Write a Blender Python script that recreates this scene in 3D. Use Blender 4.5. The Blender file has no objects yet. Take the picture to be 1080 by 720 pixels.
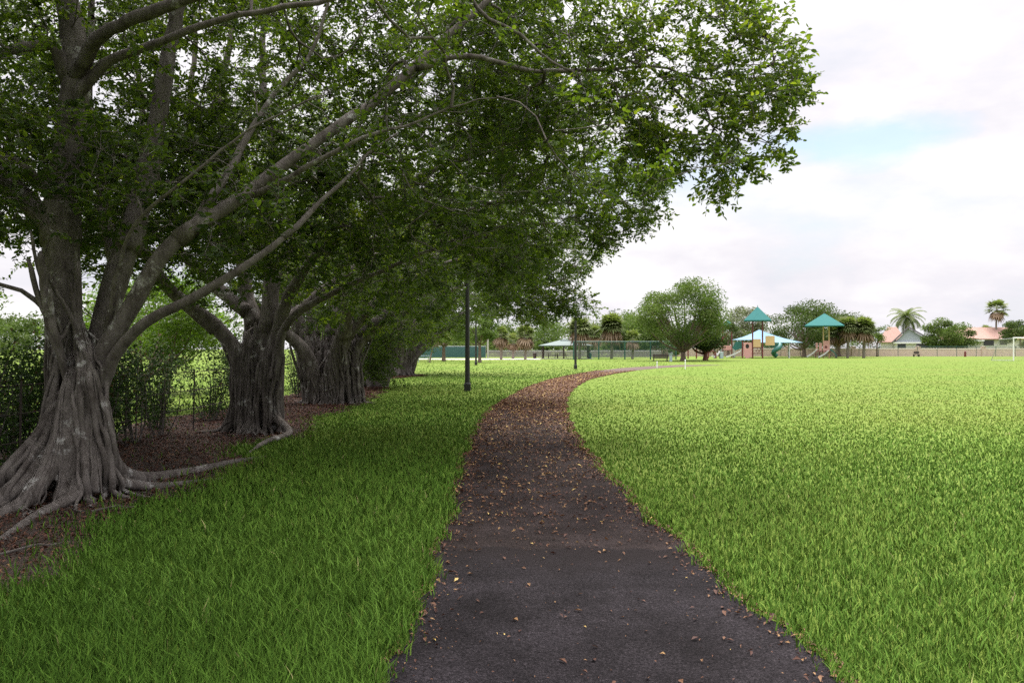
import bpy, math, random
import numpy as np
from mathutils import Vector
R = math.radians
rng = np.random.default_rng(7)
random.seed(7)
scene = bpy.context.scene
COL = scene.collection
H = 1.7            # eye height
F = 872.0          # focal length in pixels of a 1080 wide frame
HX, HY = 540.0, 366.0

def W(px, py, d):
    return np.array([(px - HX) / F * d, d, H + (HY - py) / F * d])

def PX(p):
    p = np.asarray(p, float)
    y = np.maximum(p[..., 1], 0.01)
    return HX + p[..., 0] / y * F, HY - (p[..., 2] - H) / y * F

# ------------------------------------------------------------------ materials
def new_mat(name):
    m = bpy.data.materials.new(name)
    m.use_nodes = True
    nt = m.node_tree
    nt.nodes.clear()
    out = nt.nodes.new('ShaderNodeOutputMaterial')
    return m, nt, out

def N(nt, typ, **kw):
    n = nt.nodes.new(typ)
    for k, v in kw.items():
        if k.startswith('i_'):
            n.inputs[k[2:].replace('_', ' ')].default_value = v
        else:
            setattr(n, k, v)
    return n

def ramp(nt, stops, fac):
    r = nt.nodes.new('ShaderNodeValToRGB')
    el = r.color_ramp.elements
    while len(el) < len(stops):
        el.new(0.5)
    for e, (p, c) in zip(el, stops):
        e.position = p
        e.color = (*c, 1)
    nt.links.new(fac, r.inputs['Fac'])
    return r.outputs['Color']

def M(name, c1, c2=None, scale=3.0, rough=0.7, bump=0.0, bscale=None, stretch=(1, 1, 1), metal=0.0, detail=5, spec=0.4):
    m, nt, out = new_mat(name)
    c2 = c2 or tuple(c * 0.75 for c in c1)
    tc = N(nt, 'ShaderNodeTexCoord')
    mp = N(nt, 'ShaderNodeMapping')
    mp.inputs['Scale'].default_value = stretch
    nt.links.new(tc.outputs['Object'], mp.inputs['Vector'])
    no = N(nt, 'ShaderNodeTexNoise', i_Scale=scale, i_Detail=detail, i_Roughness=0.6)
    nt.links.new(mp.outputs['Vector'], no.inputs['Vector'])
    col = ramp(nt, [(0.32, c2), (0.68, c1)], no.outputs['Fac'])
    b = N(nt, 'ShaderNodeBsdfPrincipled', i_Roughness=rough, i_Metallic=metal)
    b.inputs['Specular IOR Level'].default_value = spec
    nt.links.new(col, b.inputs['Base Color'])
    if bump:
        n2 = N(nt, 'ShaderNodeTexNoise', i_Scale=bscale or scale * 4, i_Detail=6)
        nt.links.new(mp.outputs['Vector'], n2.inputs['Vector'])
        bp = N(nt, 'ShaderNodeBump', i_Strength=bump, i_Distance=0.05)
        nt.links.new(n2.outputs['Fac'], bp.inputs['Height'])
        nt.links.new(bp.outputs['Normal'], b.inputs['Normal'])
    nt.links.new(b.outputs['BSDF'], out.inputs['Surface'])
    return m

def leaf_mat(name, stops, trans=0.35, rough=0.5, tcol=(1.0, 1.25, 0.45), spec=0.35, sward=False):
    """leaf colour from the per-leaf attribute tint; some light passes through the blade"""
    m, nt, out = new_mat(name)
    at = N(nt, 'ShaderNodeAttribute', attribute_name='tint')
    col = ramp(nt, stops, at.outputs['Fac'])
    b = N(nt, 'ShaderNodeBsdfPrincipled', i_Roughness=rough)
    b.inputs['Specular IOR Level'].default_value = spec
    nt.links.new(col, b.inputs['Base Color'])
    t = N(nt, 'ShaderNodeBsdfTranslucent')
    mul = N(nt, 'ShaderNodeMix', data_type='RGBA', blend_type='MULTIPLY')
    mul.inputs[0].default_value = 1.0
    nt.links.new(col, mul.inputs[6])
    mul.inputs[7].default_value = (*tcol, 1)
    nt.links.new(mul.outputs[2], t.inputs['Color'])
    if sward:
        ge = N(nt, 'ShaderNodeNewGeometry')
        sc_ = N(nt, 'ShaderNodeVectorMath', operation='SCALE')
        sc_.inputs['Scale'].default_value = 0.26
        nt.links.new(ge.outputs['Normal'], sc_.inputs[0])
        ad = N(nt, 'ShaderNodeVectorMath', operation='ADD')
        nt.links.new(sc_.outputs[0], ad.inputs[0])
        ad.inputs[1].default_value = (0, 0, 0.6)
        nz = N(nt, 'ShaderNodeVectorMath', operation='NORMALIZE')
        nt.links.new(ad.outputs[0], nz.inputs[0])
        nt.links.new(nz.outputs[0], b.inputs['Normal'])
        nt.links.new(nz.outputs[0], t.inputs['Normal'])
    mx = N(nt, 'ShaderNodeMixShader', i_Fac=trans)
    nt.links.new(b.outputs['BSDF'], mx.inputs[1])
    nt.links.new(t.outputs['BSDF'], mx.inputs[2])
    nt.links.new(mx.outputs['Shader'], out.inputs['Surface'])
    return m

def net_mat(name, col, alpha):
    m, nt, out = new_mat(name)
    b = N(nt, 'ShaderNodeBsdfPrincipled', i_Roughness=0.5)
    b.inputs['Base Color'].default_value = (*col, 1)
    t = N(nt, 'ShaderNodeBsdfTransparent')
    mx = N(nt, 'ShaderNodeMixShader', i_Fac=1 - alpha)
    nt.links.new(b.outputs['BSDF'], mx.inputs[1])
    nt.links.new(t.outputs['BSDF'], mx.inputs[2])
    nt.links.new(mx.outputs['Shader'], out.inputs['Surface'])
    return m

# ------------------------------------------------------------------ mesh helpers
def mesh_np(name, v, f, mat, parent=None, tint=None, smooth=False, nverts_per_tint=None):
    """v (n,3), f (m,k) as ONE mesh object"""
    v = np.ascontiguousarray(v, np.float32)
    f = np.ascontiguousarray(f, np.int32)
    me = bpy.data.meshes.new(name)
    me.vertices.add(len(v))
    me.vertices.foreach_set('co', v.ravel())
    k = f.shape[1]
    me.loops.add(f.size)
    me.loops.foreach_set('vertex_index', f.ravel())
    me.polygons.add(len(f))
    me.polygons.foreach_set('loop_start', np.arange(0, f.size, k, dtype=np.int32))
    if tint is not None:
        a = me.attributes.new('tint', 'FLOAT', 'POINT')
        a.data.foreach_set('value', np.ascontiguousarray(tint, np.float32))
    me.update(calc_edges=True)
    me.validate()
    if smooth:
        me.shade_smooth()
    o = bpy.data.objects.new(name, me)
    COL.objects.link(o)
    if mat:
        me.materials.append(mat)
    if parent:
        o.parent = parent
    return o

def unit(v):
    return v / (np.linalg.norm(v, axis=-1, keepdims=True) + 1e-9)

def catmull(pts, step):
    pts = np.asarray(pts, float)
    if len(pts) < 3:
        n = max(2, int(np.linalg.norm(pts[-1, :3] - pts[0, :3]) / step) + 1)
        return np.array([pts[0] + (pts[-1] - pts[0]) * t for t in np.linspace(0, 1, n)])
    ext = np.vstack([2 * pts[0] - pts[1], pts, 2 * pts[-1] - pts[-2]])
    out = []
    for i in range(1, len(ext) - 2):
        p0, p1, p2, p3 = ext[i - 1:i + 3]
        n = max(1, int(np.linalg.norm(p2[:3] - p1[:3]) / step))
        for t in np.arange(n) / n:
            out.append(0.5 * (2 * p1 + (p2 - p0) * t + (2 * p0 - 5 * p1 + 4 * p2 - p3) * t * t + (3 * p1 - p0 - 3 * p2 + p3) * t ** 3))
    out.append(ext[-2])
    return np.array(out)

def tube_arrays(path, radii, n=10, lump=0.0, seed=0):
    path = np.asarray(path, float)
    radii = np.broadcast_to(np.asarray(radii, float), (len(path),))
    tan = unit(np.gradient(path, axis=0))
    ref = np.array([1.0, 0, 0]) if abs(tan[0][0]) < 0.8 else np.array([0, 1.0, 0])
    u = unit(np.cross(tan[0], ref))
    a = np.arange(n) / n * 2 * np.pi
    lr = np.random.default_rng(seed)
    ph = lr.uniform(0, 6.28, 4)
    V = []
    for i in range(len(path)):
        u = unit(u - tan[i] * np.dot(u, tan[i]))
        w = np.cross(tan[i], u)
        rr = radii[i] * (1 + lump * (0.5 * np.sin(2 * a + ph[0] + i * 0.13) + 0.35 * np.sin(3 * a + ph[1] - i * 0.1) + 0.25 * np.sin(5 * a + ph[2] + i * 0.07)))
        V.append(path[i] + np.outer(np.cos(a) * rr, u) + np.outer(np.sin(a) * rr, w))
    V = np.vstack(V)
    q = []
    for i in range(len(path) - 1):
        b = i * n
        for j in range(n):
            q.append((b + j, b + (j + 1) % n, b + n + (j + 1) % n, b + n + j))
    return V, q

class Geo:
    """collects shapes and links them as ONE mesh object"""
    def __init__(self):
        self.v, self.f = [], []
    def add(self, v, f):
        o = len(self.v)
        self.v += [tuple(map(float, p)) for p in v]
        self.f += [tuple(int(i) + o for i in q) for q in f]
        return self
    def box(self, x, y, z, sx, sy, sz, rz=0.0, bev=0.0):
        c, s = math.cos(rz), math.sin(rz)
        v = []
        for dz in (-.5, .5):
            for dx, dy in ((-.5, -.5), (.5, -.5), (.5, .5), (-.5, .5)):
                a, b = dx * sx, dy * sy
                v.append((x + a * c - b * s, y + a * s + b * c, z + dz * sz))
        return self.add(v, [(3, 2, 1, 0), (4, 5, 6, 7), (0, 1, 5, 4), (1, 2, 6, 5), (2, 3, 7, 6), (3, 0, 4, 7)])
    def tube(self, path, r, n=8, lump=0.0, seed=0):
        V, q = tube_arrays(path, r, n, lump, seed)
        q = q + [tuple(range(n - 1, -1, -1)), tuple(range(len(V) - n, len(V)))]
        return self.add(V, q)
    def prism(self, poly, y0, y1):
        """polygon in x,z extruded along y"""
        n = len(poly)
        v = [(p[0], y0, p[1]) for p in poly] + [(p[0], y1, p[1]) for p in poly]
        f = [tuple(range(n)), tuple(range(2 * n - 1, n - 1, -1))]
        f += [(i + n, (i + 1) % n + n, (i + 1) % n, i) for i in range(n)]
        return self.add(v, f)
    def pyramid(self, x, y, z0, z1, w, dpt, t=0.08, ridge=0.0):
        """hip roof with an eave edge t thick; ridge is half its length along x"""
        a, b = w / 2, dpt / 2
        v = [(x - a, y - b, z0), (x + a, y - b, z0), (x + a, y + b, z0), (x - a, y + b, z0),
             (x - a, y - b, z0 + t), (x + a, y - b, z0 + t), (x + a, y + b, z0 + t), (x - a, y + b, z0 + t),
             (x - ridge, y, z1), (x + ridge, y, z1)]
        f = [(3, 2, 1, 0), (0, 1, 5, 4), (1, 2, 6, 5), (2, 3, 7, 6), (3, 0, 4, 7)]
        if ridge > 0:
            f += [(4, 5, 9, 8), (5, 6, 9), (6, 7, 8, 9), (7, 4, 8)]
        else:
            v.pop()
            f += [(4, 5, 8), (5, 6, 8), (6, 7, 8), (7, 4, 8)]
        return self.add(v, f)
    def build(self, name, mat, parent=None, smooth=False, bevel=0.0):
        me = bpy.data.meshes.new(name)
        me.from_pydata(self.v, [], self.f)
        me.update()
        if smooth:
            me.shade_smooth()
        o = bpy.data.objects.new(name, me)
        COL.objects.link(o)
        me.materials.append(mat)
        if parent:
            o.parent = parent
        if bevel:
            b = o.modifiers.new('bevel', 'BEVEL')
            b.width = bevel
            b.segments = 2
        return o

def tag(o, label=None, cat=None, group=None, kind=None):
    for k, v in (('label', label), ('category', cat), ('group', group), ('kind', kind)):
        if v:
            o[k] = v
    return o

def thing(name, label, cat, loc=(0, 0, 0), rz=0.0, group=None):
    o = bpy.data.objects.new(name, None)
    o.empty_display_size = 0.2
    COL.objects.link(o)
    o.location = [float(c) for c in loc]
    o.rotation_euler = (0, 0, rz)
    return tag(o, label, cat, group)

def dup(root, loc, rz=0.0, sc=1.0, label=None, group=None):
    r = root.copy()
    COL.objects.link(r)
    r.location = [float(c) for c in loc]
    r.rotation_euler = (0, 0, rz)
    r.scale = (sc, sc, sc)
    if label:
        r['label'] = label
    if group:
        r['group'] = group
    for ch in list(root.children):
        c = ch.copy()
        COL.objects.link(c)
        c.parent = r
        for g in ch.children:
            d = g.copy()
            COL.objects.link(d)
            d.parent = c
    return r

# ------------------------------------------------------------------ material set
BARK = None
def bark_mat(name, dark, light, lichen, lich_amt=0.62):
    m, nt, out = new_mat(name)
    tc = N(nt, 'ShaderNodeTexCoord')
    mp = N(nt, 'ShaderNodeMapping')
    mp.inputs['Scale'].default_value = (1, 1, 0.35)
    nt.links.new(tc.outputs['Object'], mp.inputs['Vector'])
    n1 = N(nt, 'ShaderNodeTexNoise', i_Scale=9.0, i_Detail=8, i_Roughness=0.65)
    nt.links.new(mp.outputs['Vector'], n1.inputs['Vector'])
    n2 = N(nt, 'ShaderNodeTexNoise', i_Scale=3.2, i_Detail=6, i_Roughness=0.7)
    nt.links.new(tc.outputs['Object'], n2.inputs['Vector'])
    c = ramp(nt, [(0.3, dark), (0.7, light)], n1.outputs['Fac'])
    lm = N(nt, 'ShaderNodeMapRange', i_From_Min=lich_amt, i_From_Max=lich_amt + 0.1)
    nt.links.new(n2.outputs['Fac'], lm.inputs['Value'])
    mx = N(nt, 'ShaderNodeMix', data_type='RGBA')
    nt.links.new(lm.outputs['Result'], mx.inputs[0])
    nt.links.new(c, mx.inputs[6])
    mx.inputs[7].default_value = (*lichen, 1)
    b = N(nt, 'ShaderNodeBsdfPrincipled', i_Roughness=0.9)
    b.inputs['Specular IOR Level'].default_value = 0.08
    nt.links.new(mx.outputs[2], b.inputs['Base Color'])
    n3 = N(nt, 'ShaderNodeTexNoise', i_Scale=22.0, i_Detail=8, i_Roughness=0.7)
    nt.links.new(mp.outputs['Vector'], n3.inputs['Vector'])
    bp = N(nt, 'ShaderNodeBump', i_Strength=0.7, i_Distance=0.03)
    nt.links.new(n3.outputs['Fac'], bp.inputs['Height'])
    nt.links.new(bp.outputs['Normal'], b.inputs['Normal'])
    nt.links.new(b.outputs['BSDF'], out.inputs['Surface'])
    return m

BARK = bark_mat('fig_bark', (0.055, 0.045, 0.04), (0.19, 0.168, 0.155), (0.42, 0.41, 0.39), 0.58)
BARK_FAR = bark_mat('far_bark', (0.11, 0.08, 0.06), (0.22, 0.17, 0.14), (0.3, 0.28, 0.25), 0.7)
LEAF = leaf_mat('fig_leaf', [(0.0, (0.03, 0.05, 0.013)), (0.45, (0.058, 0.096, 0.021)), (0.8, (0.118, 0.172, 0.034)), (1.0, (0.21, 0.25, 0.05))], trans=0.52, tcol=(1.3, 1.35, 0.35), spec=0.16, rough=0.6)
LEAF_FAR = leaf_mat('broad_leaf', [(0.0, (0.06, 0.09, 0.03)), (0.5, (0.105, 0.145, 0.045)), (1.0, (0.18, 0.21, 0.075))], trans=0.35, spec=.08, rough=.8)
LEAF_DARK = leaf_mat('dark_broad_leaf', [(0.0, (0.045, 0.068, 0.024)), (0.5, (0.08, 0.11, 0.038)), (1.0, (0.13, 0.16, 0.058))], trans=0.3, spec=.08, rough=.8)
LEAF_PALE = leaf_mat('greyish_leaf', [(0.0, (0.1, 0.11, 0.07)), (1.0, (0.2, 0.21, 0.14))], trans=0.3)
LEAF_SHRUB = leaf_mat('shrub_leaf', [(0.0, (0.026, 0.05, 0.015)), (0.6, (0.05, 0.09, 0.022)), (0.9, (0.09, 0.14, 0.03)), (0.93, (0.1, 0.055, 0.03)), (1.0, (0.15, 0.09, 0.05))], trans=0.2, spec=.15)
LEAF_BRIGHT = leaf_mat('young_leaf', [(0.0, (0.06, 0.11, 0.018)), (1.0, (0.18, 0.25, 0.04))], trans=0.45)
PALM_GREEN = leaf_mat('palm_frond', [(0.0, (0.085, 0.11, 0.045)), (0.5, (0.15, 0.175, 0.07)), (1.0, (0.24, 0.25, 0.11))], trans=0.35, spec=.15)
PALM_DEAD = leaf_mat('dead_frond', [(0.0, (0.14, 0.085, 0.05)), (1.0, (0.3, 0.21, 0.13))], trans=0.2, tcol=(1, .9, .8))
PALM_TRUNK = M('palm_trunk', (0.3, 0.26, 0.22), (0.16, 0.13, 0.11), 4, 0.9, 0.6, stretch=(1, 1, 4))
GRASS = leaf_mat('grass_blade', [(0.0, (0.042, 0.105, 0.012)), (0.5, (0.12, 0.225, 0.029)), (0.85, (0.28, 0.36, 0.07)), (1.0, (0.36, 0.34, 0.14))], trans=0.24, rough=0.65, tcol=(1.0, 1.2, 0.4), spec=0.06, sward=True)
LITTER = leaf_mat('fallen_leaf', [(0.0, (0.06, 0.022, 0.016)), (0.4, (0.13, 0.056, 0.03)), (0.7, (0.25, 0.135, 0.058)), (0.88, (0.4, 0.24, 0.1)), (1.0, (0.62, 0.46, 0.14))], trans=0.1, rough=0.7, tcol=(1, .8, .5))
TEAL = M('teal_metal_roof', (0.04, 0.15, 0.142), (0.033, 0.132, 0.125), 2, 0.8, spec=.1)
TEAL_DARK = M('green_plastic', (0.03, 0.14, 0.12), None, 3, 0.4)
GREEN_ROOF = M('grey_green_roof', (0.095, 0.135, 0.125), (0.08, 0.115, 0.11), 2, 0.6)
MAROON = M('maroon_post', (0.16, 0.035, 0.035), None, 5, 0.4)
PINK = M('faded_pink_plastic', (0.6, 0.32, 0.3), (0.52, 0.27, 0.25), 3, 0.5)
TAN = M('tan_plastic', (0.6, 0.42, 0.22), (0.55, 0.38, 0.2), 3, 0.5)
OFFWHITE = M('off_white_plastic', (0.62, 0.62, 0.62), (0.5, 0.5, 0.5), 3, 0.5)
WHITE = M('white_paint', (0.78, 0.78, 0.76), (0.68, 0.68, 0.66), 6, 0.45)
SAIL = M('pale_blue_fabric', (0.21, 0.32, 0.41), (0.19, 0.29, 0.38), 1, 0.9, spec=.05)
BLACK = M('black_paint', (0.012, 0.012, 0.013), (0.02, 0.019, 0.018), 12, 0.5, 0.15)
DARKWOOD = M('dark_wood', (0.05, 0.035, 0.03), None, 8, 0.7)
GREENPOST = M('green_coated_steel', (0.022, 0.1, 0.085), None, 8, 0.5)
GALV = M('galvanised_steel', (0.35, 0.36, 0.37), (0.28, 0.29, 0.3), 8, 0.5, metal=0.3)
WALLM = M('pink_stucco', (0.66, 0.5, 0.43), (0.6, 0.45, 0.38), 0.8, 0.9)
WALLCAP = M('pale_wall_cap', (0.76, 0.65, 0.58), (0.7, 0.6, 0.54), 1, 0.9)
TILE = M('salmon_roof_tile', (0.36, 0.225, 0.18), (0.29, 0.175, 0.14), 1.5, 0.85, 0.5, stretch=(3, 1, 1))
STUCCO_BLUE = M('blue_grey_siding', (0.36, 0.39, 0.45), (0.32, 0.35, 0.41), 1, 0.8)
STUCCO_WHITE = M('white_stucco', (0.68, 0.66, 0.62), (0.6, 0.58, 0.55), 1, 0.9)
GLASS_DARK = M('dark_window_glass', (0.02, 0.022, 0.025), None, 2, 0.12, spec=0.6)
CONCRETE = M('concrete', (0.4, 0.38, 0.35), (0.3, 0.29, 0.27), 3, 0.9, 0.2)
PICNIC_BLUE = M('pale_blue_coating', (0.35, 0.43, 0.46), None, 4, 0.5)
CHAIN = net_mat('chain_link_mesh', (0.27, 0.25, 0.24), 0.55)
CHAIN_GREEN = net_mat('green_chain_link_mesh', (0.04, 0.1, 0.085), 0.14)
WINDSCREEN = net_mat('windscreen_cloth', (0.03, 0.095, 0.095), 0.85)
NET = net_mat('goal_net_cord', (0.6, 0.6, 0.58), 0.16)

# ------------------------------------------------------------------ path, bed, ground
# centre line of the path on the ground: y (distance), left x, right x
PATH = np.array([(-6, -0.55, 1.82), (2.0, -0.58, 1.80), (4.19, -0.63, 1.70), (5.2, -0.62, 1.62), (6.33, -0.62, 1.48), (8.5, -0.62, 1.36), (11.06, -0.72, 1.24),
                 (14.6, -0.74, 1.18), (18.5, -0.70, 1.24), (23.5, -0.55, 1.46), (28.5, 0.0, 1.86), (34.5, 0.62, 2.55), (43.6, 2.1, 4.0), (52, 4.1, 6.3), (61, 6.6, 9.3), (68, 9.2, 12.4), (74, 12.5, 16.2), (79, 16.0, 20.5)])
py_ = np.linspace(-6, 79, 520)
def smooth_interp(y, col):
    xs = np.interp(py_, PATH[:, 0], PATH[:, col])
    k = np.ones(25) / 25
    xs = np.convolve(np.pad(xs, 12, mode='edge'), k, 'valid')
    return np.interp(y, py_, xs)
def wob(y, s):
    return 0.035 * np.sin(y * 2.3 + s) + 0.025 * np.sin(y * 5.1 + 2 * s) + 0.02 * np.sin(y * 11.7 + 3 * s)
def path_l(y): return smooth_interp(y, 1) + wob(y, 1.0)
def path_r(y): return smooth_interp(y, 2) + wob(y, 4.0)
BED = np.array([(-2, -3.2), (4, -3.25), (6.2, -3.35), (7.2, -3.75), (8.5, -3.85), (10, -3.75), (11.9, -3.6), (13.2, -4.55), (14.6, -4.4), (15.6, -4.05), (17.2, -4.05), (19, -4.7), (21.5, -4.5), (25, -4.5), (30, -4.8), (34, -5.2), (38, -6.4), (42, -7.4), (45.5, -6.3), (49, -5.2), (52, -5.9), (54, -7.4)])
def bed_r(y): return np.interp(y, BED[:, 0], BED[:, 1]) + 0.12 * np.sin(y * 2.1) + 0.07 * np.sin(y * 5.3 + 1) + 0.05 * np.sin(y * 9.7)
def bed_l(y): return -8.2 + 0.3 * np.sin(y * 0.9) + 0.1 * np.sin(y * 3.1)

def strip(name, ys, xl, xr, z, mat, nx=10):
    t = np.linspace(0, 1, nx)
    X = xl[:, None] + (xr - xl)[:, None] * t
    Y = np.broadcast_to(ys[:, None], X.shape)
    V = np.stack([X, Y, np.full(X.shape, z)], -1).reshape(-1, 3)
    i = np.arange(len(ys) - 1)[:, None] * nx + np.arange(nx - 1)
    fcs = np.stack([i, i + 1, i + nx + 1, i + nx], -1).reshape(-1, 4)
    return tag(mesh_np(name, V, fcs, mat), kind='structure')

def lawn_mat():
    m, nt, out = new_mat('lawn_turf')
    tc = N(nt, 'ShaderNodeTexCoord')
    def noise(s, det, st=(1, 1, 1)):
        mp = N(nt, 'ShaderNodeMapping')
        mp.inputs['Scale'].default_value = st
        nt.links.new(tc.outputs['Object'], mp.inputs['Vector'])
        n = N(nt, 'ShaderNodeTexNoise', i_Scale=s, i_Detail=det, i_Roughness=0.65)
        nt.links.new(mp.outputs['Vector'], n.inputs['Vector'])
        return n.outputs['Fac']
    big = noise(0.12, 6)
    fine = noise(7.0, 8)
    c1 = ramp(nt, [(0.3, (0.09, 0.148, 0.02)), (0.7, (0.135, 0.195, 0.03))], fine)
    c2 = ramp(nt, [(0.3, (0.115, 0.158, 0.027)), (0.75, (0.16, 0.188, 0.04))], fine)
    mx = N(nt, 'ShaderNodeMix', data_type='RGBA')
    mr = N(nt, 'ShaderNodeMapRange', i_From_Min=0.42, i_From_Max=0.68)
    nt.links.new(big, mr.inputs['Value'])
    nt.links.new(mr.outputs['Result'], mx.inputs[0])
    nt.links.new(c1, mx.inputs[6])
    nt.links.new(c2, mx.inputs[7])
    b = N(nt, 'ShaderNodeBsdfPrincipled', i_Roughness=0.9)
    b.inputs['Specular IOR Level'].default_value = 0.1
    nt.links.new(mx.outputs[2], b.inputs['Base Color'])
    bp = N(nt, 'ShaderNodeBump', i_Strength=0.45, i_Distance=0.06)
    nt.links.new(fine, bp.inputs['Height'])
    nt.links.new(bp.outputs['Normal'], b.inputs['Normal'])
    nt.links.new(b.outputs['BSDF'], out.inputs['Surface'])
    return m

def asphalt_mat():
    """two ages of asphalt: the near piece is newer, and a dark uneven seam lies between them"""
    m, nt, out = new_mat('worn_asphalt')
    tc = N(nt, 'ShaderNodeTexCoord')
    def noise(s, det, rough=0.6):
        n = N(nt, 'ShaderNodeTexNoise', i_Scale=s, i_Detail=det, i_Roughness=rough)
        nt.links.new(tc.outputs['Object'], n.inputs['Vector'])
        return n.outputs['Fac']
    sep = N(nt, 'ShaderNodeSeparateXYZ')
    nt.links.new(tc.outputs['Object'], sep.inputs[0])
    stone = noise(75, 4, 0.85)
    blot = noise(1.6, 7, 0.65)
    wobn = noise(1.3, 5)
    def math_(op, a, b):
        n = N(nt, 'ShaderNodeMath', operation=op)
        for i, s in enumerate((a, b)):
            if isinstance(s, (int, float)):
                n.inputs[i].default_value = s
            else:
                nt.links.new(s, n.inputs[i])
        return n.outputs[0]
    yy = math_('ADD', sep.outputs[1], math_('MULTIPLY', math_('SUBTRACT', wobn, 0.5), 1.1))
    new = ramp(nt, [(0.38, (0.005, 0.0042, 0.0048)), (0.56, (0.025, 0.0218, 0.0235)), (0.76, (0.088, 0.076, 0.082))], stone)
    newb = ramp(nt, [(0.3, (0.5, 0.47, 0.47)), (0.5, (0.95, 0.92, 0.94)), (0.72, (1.6, 1.55, 1.62))], blot)
    old = ramp(nt, [(0.38, (0.012, 0.0092, 0.0085)), (0.56, (0.035, 0.027, 0.025)), (0.75, (0.09, 0.068, 0.06))], stone)
    def mix(fac, a, b, bt='MIX'):
        x = N(nt, 'ShaderNodeMix', data_type='RGBA', blend_type=bt)
        if isinstance(fac, float):
            x.inputs[0].default_value = fac
        else:
            nt.links.new(fac, x.inputs[0])
        nt.links.new(a, x.inputs[6])
        nt.links.new(b, x.inputs[7])
        return x.outputs[2]
    def mr(v, a, b):
        x = N(nt, 'ShaderNodeMapRange', i_From_Min=a, i_From_Max=b)
        nt.links.new(v, x.inputs['Value'])
        return x.outputs['Result']
    c = mix(mr(yy, 6.9, 7.02), new, old)
    c = mix(1.0, c, newb, 'MULTIPLY')
    seam = math_('MULTIPLY', mr(yy, 6.1, 6.75), math_('SUBTRACT', 1.0, mr(yy, 6.9, 7.0)))
    dark = N(nt, 'ShaderNodeRGB')
    dark.outputs[0].default_value = (0.018, 0.014, 0.014, 1)
    c = mix(math_('MULTIPLY', seam, 0.9), c, dark.outputs[0])
    pale = N(nt, 'ShaderNodeRGB')
    pale.outputs[0].default_value = (0.11, 0.082, 0.07, 1)
    c = mix(mr(yy, 42, 58), c, pale.outputs[0])
    b = N(nt, 'ShaderNodeBsdfPrincipled', i_Roughness=0.9)
    b.inputs['Specular IOR Level'].default_value = 0.08
    nt.links.new(c, b.inputs['Base Color'])
    bp = N(nt, 'ShaderNodeBump', i_Strength=0.55, i_Distance=0.012)
    nt.links.new(stone, bp.inputs['Height'])
    nt.links.new(bp.outputs['Normal'], b.inputs['Normal'])
    nt.links.new(b.outputs['BSDF'], out.inputs['Surface'])
    return m

MULCH = M('mulch_soil', (0.06, 0.038, 0.028), (0.026, 0.018, 0.014), 14, 0.95, 0.8, 40)
SAND = M('pale_sand', (0.5, 0.44, 0.36), (0.42, 0.37, 0.3), 1, 0.95)

tag(mesh_np('lawn', np.array([(-450, -60, 0), (450, -60, 0), (450, 620, 0), (-450, 620, 0)]), np.array([(0, 1, 2, 3)]), lawn_mat()), kind='structure')
ys = np.linspace(-6, 79, 700)
strip('asphalt_path', ys, path_l(ys), path_r(ys), 0.008, asphalt_mat())
ys2 = np.linspace(-2, 54, 420)
strip('mulch_bed', ys2, np.minimum(bed_l(ys2), bed_r(ys2) - 0.05), bed_r(ys2), 0.004, MULCH)
xs = np.linspace(-30, 4, 60)
V = np.array([(x, y0 + 1.2 * math.sin(x * 0.35) * k, 0.004) for x in xs for y0, k in ((112, .6), (124, .3))])
tag(mesh_np('sand_strip', V, np.array([(2 * i, 2 * i + 2, 2 * i + 3, 2 * i + 1) for i in range(len(xs) - 1)]), SAND), kind='structure')

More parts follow.
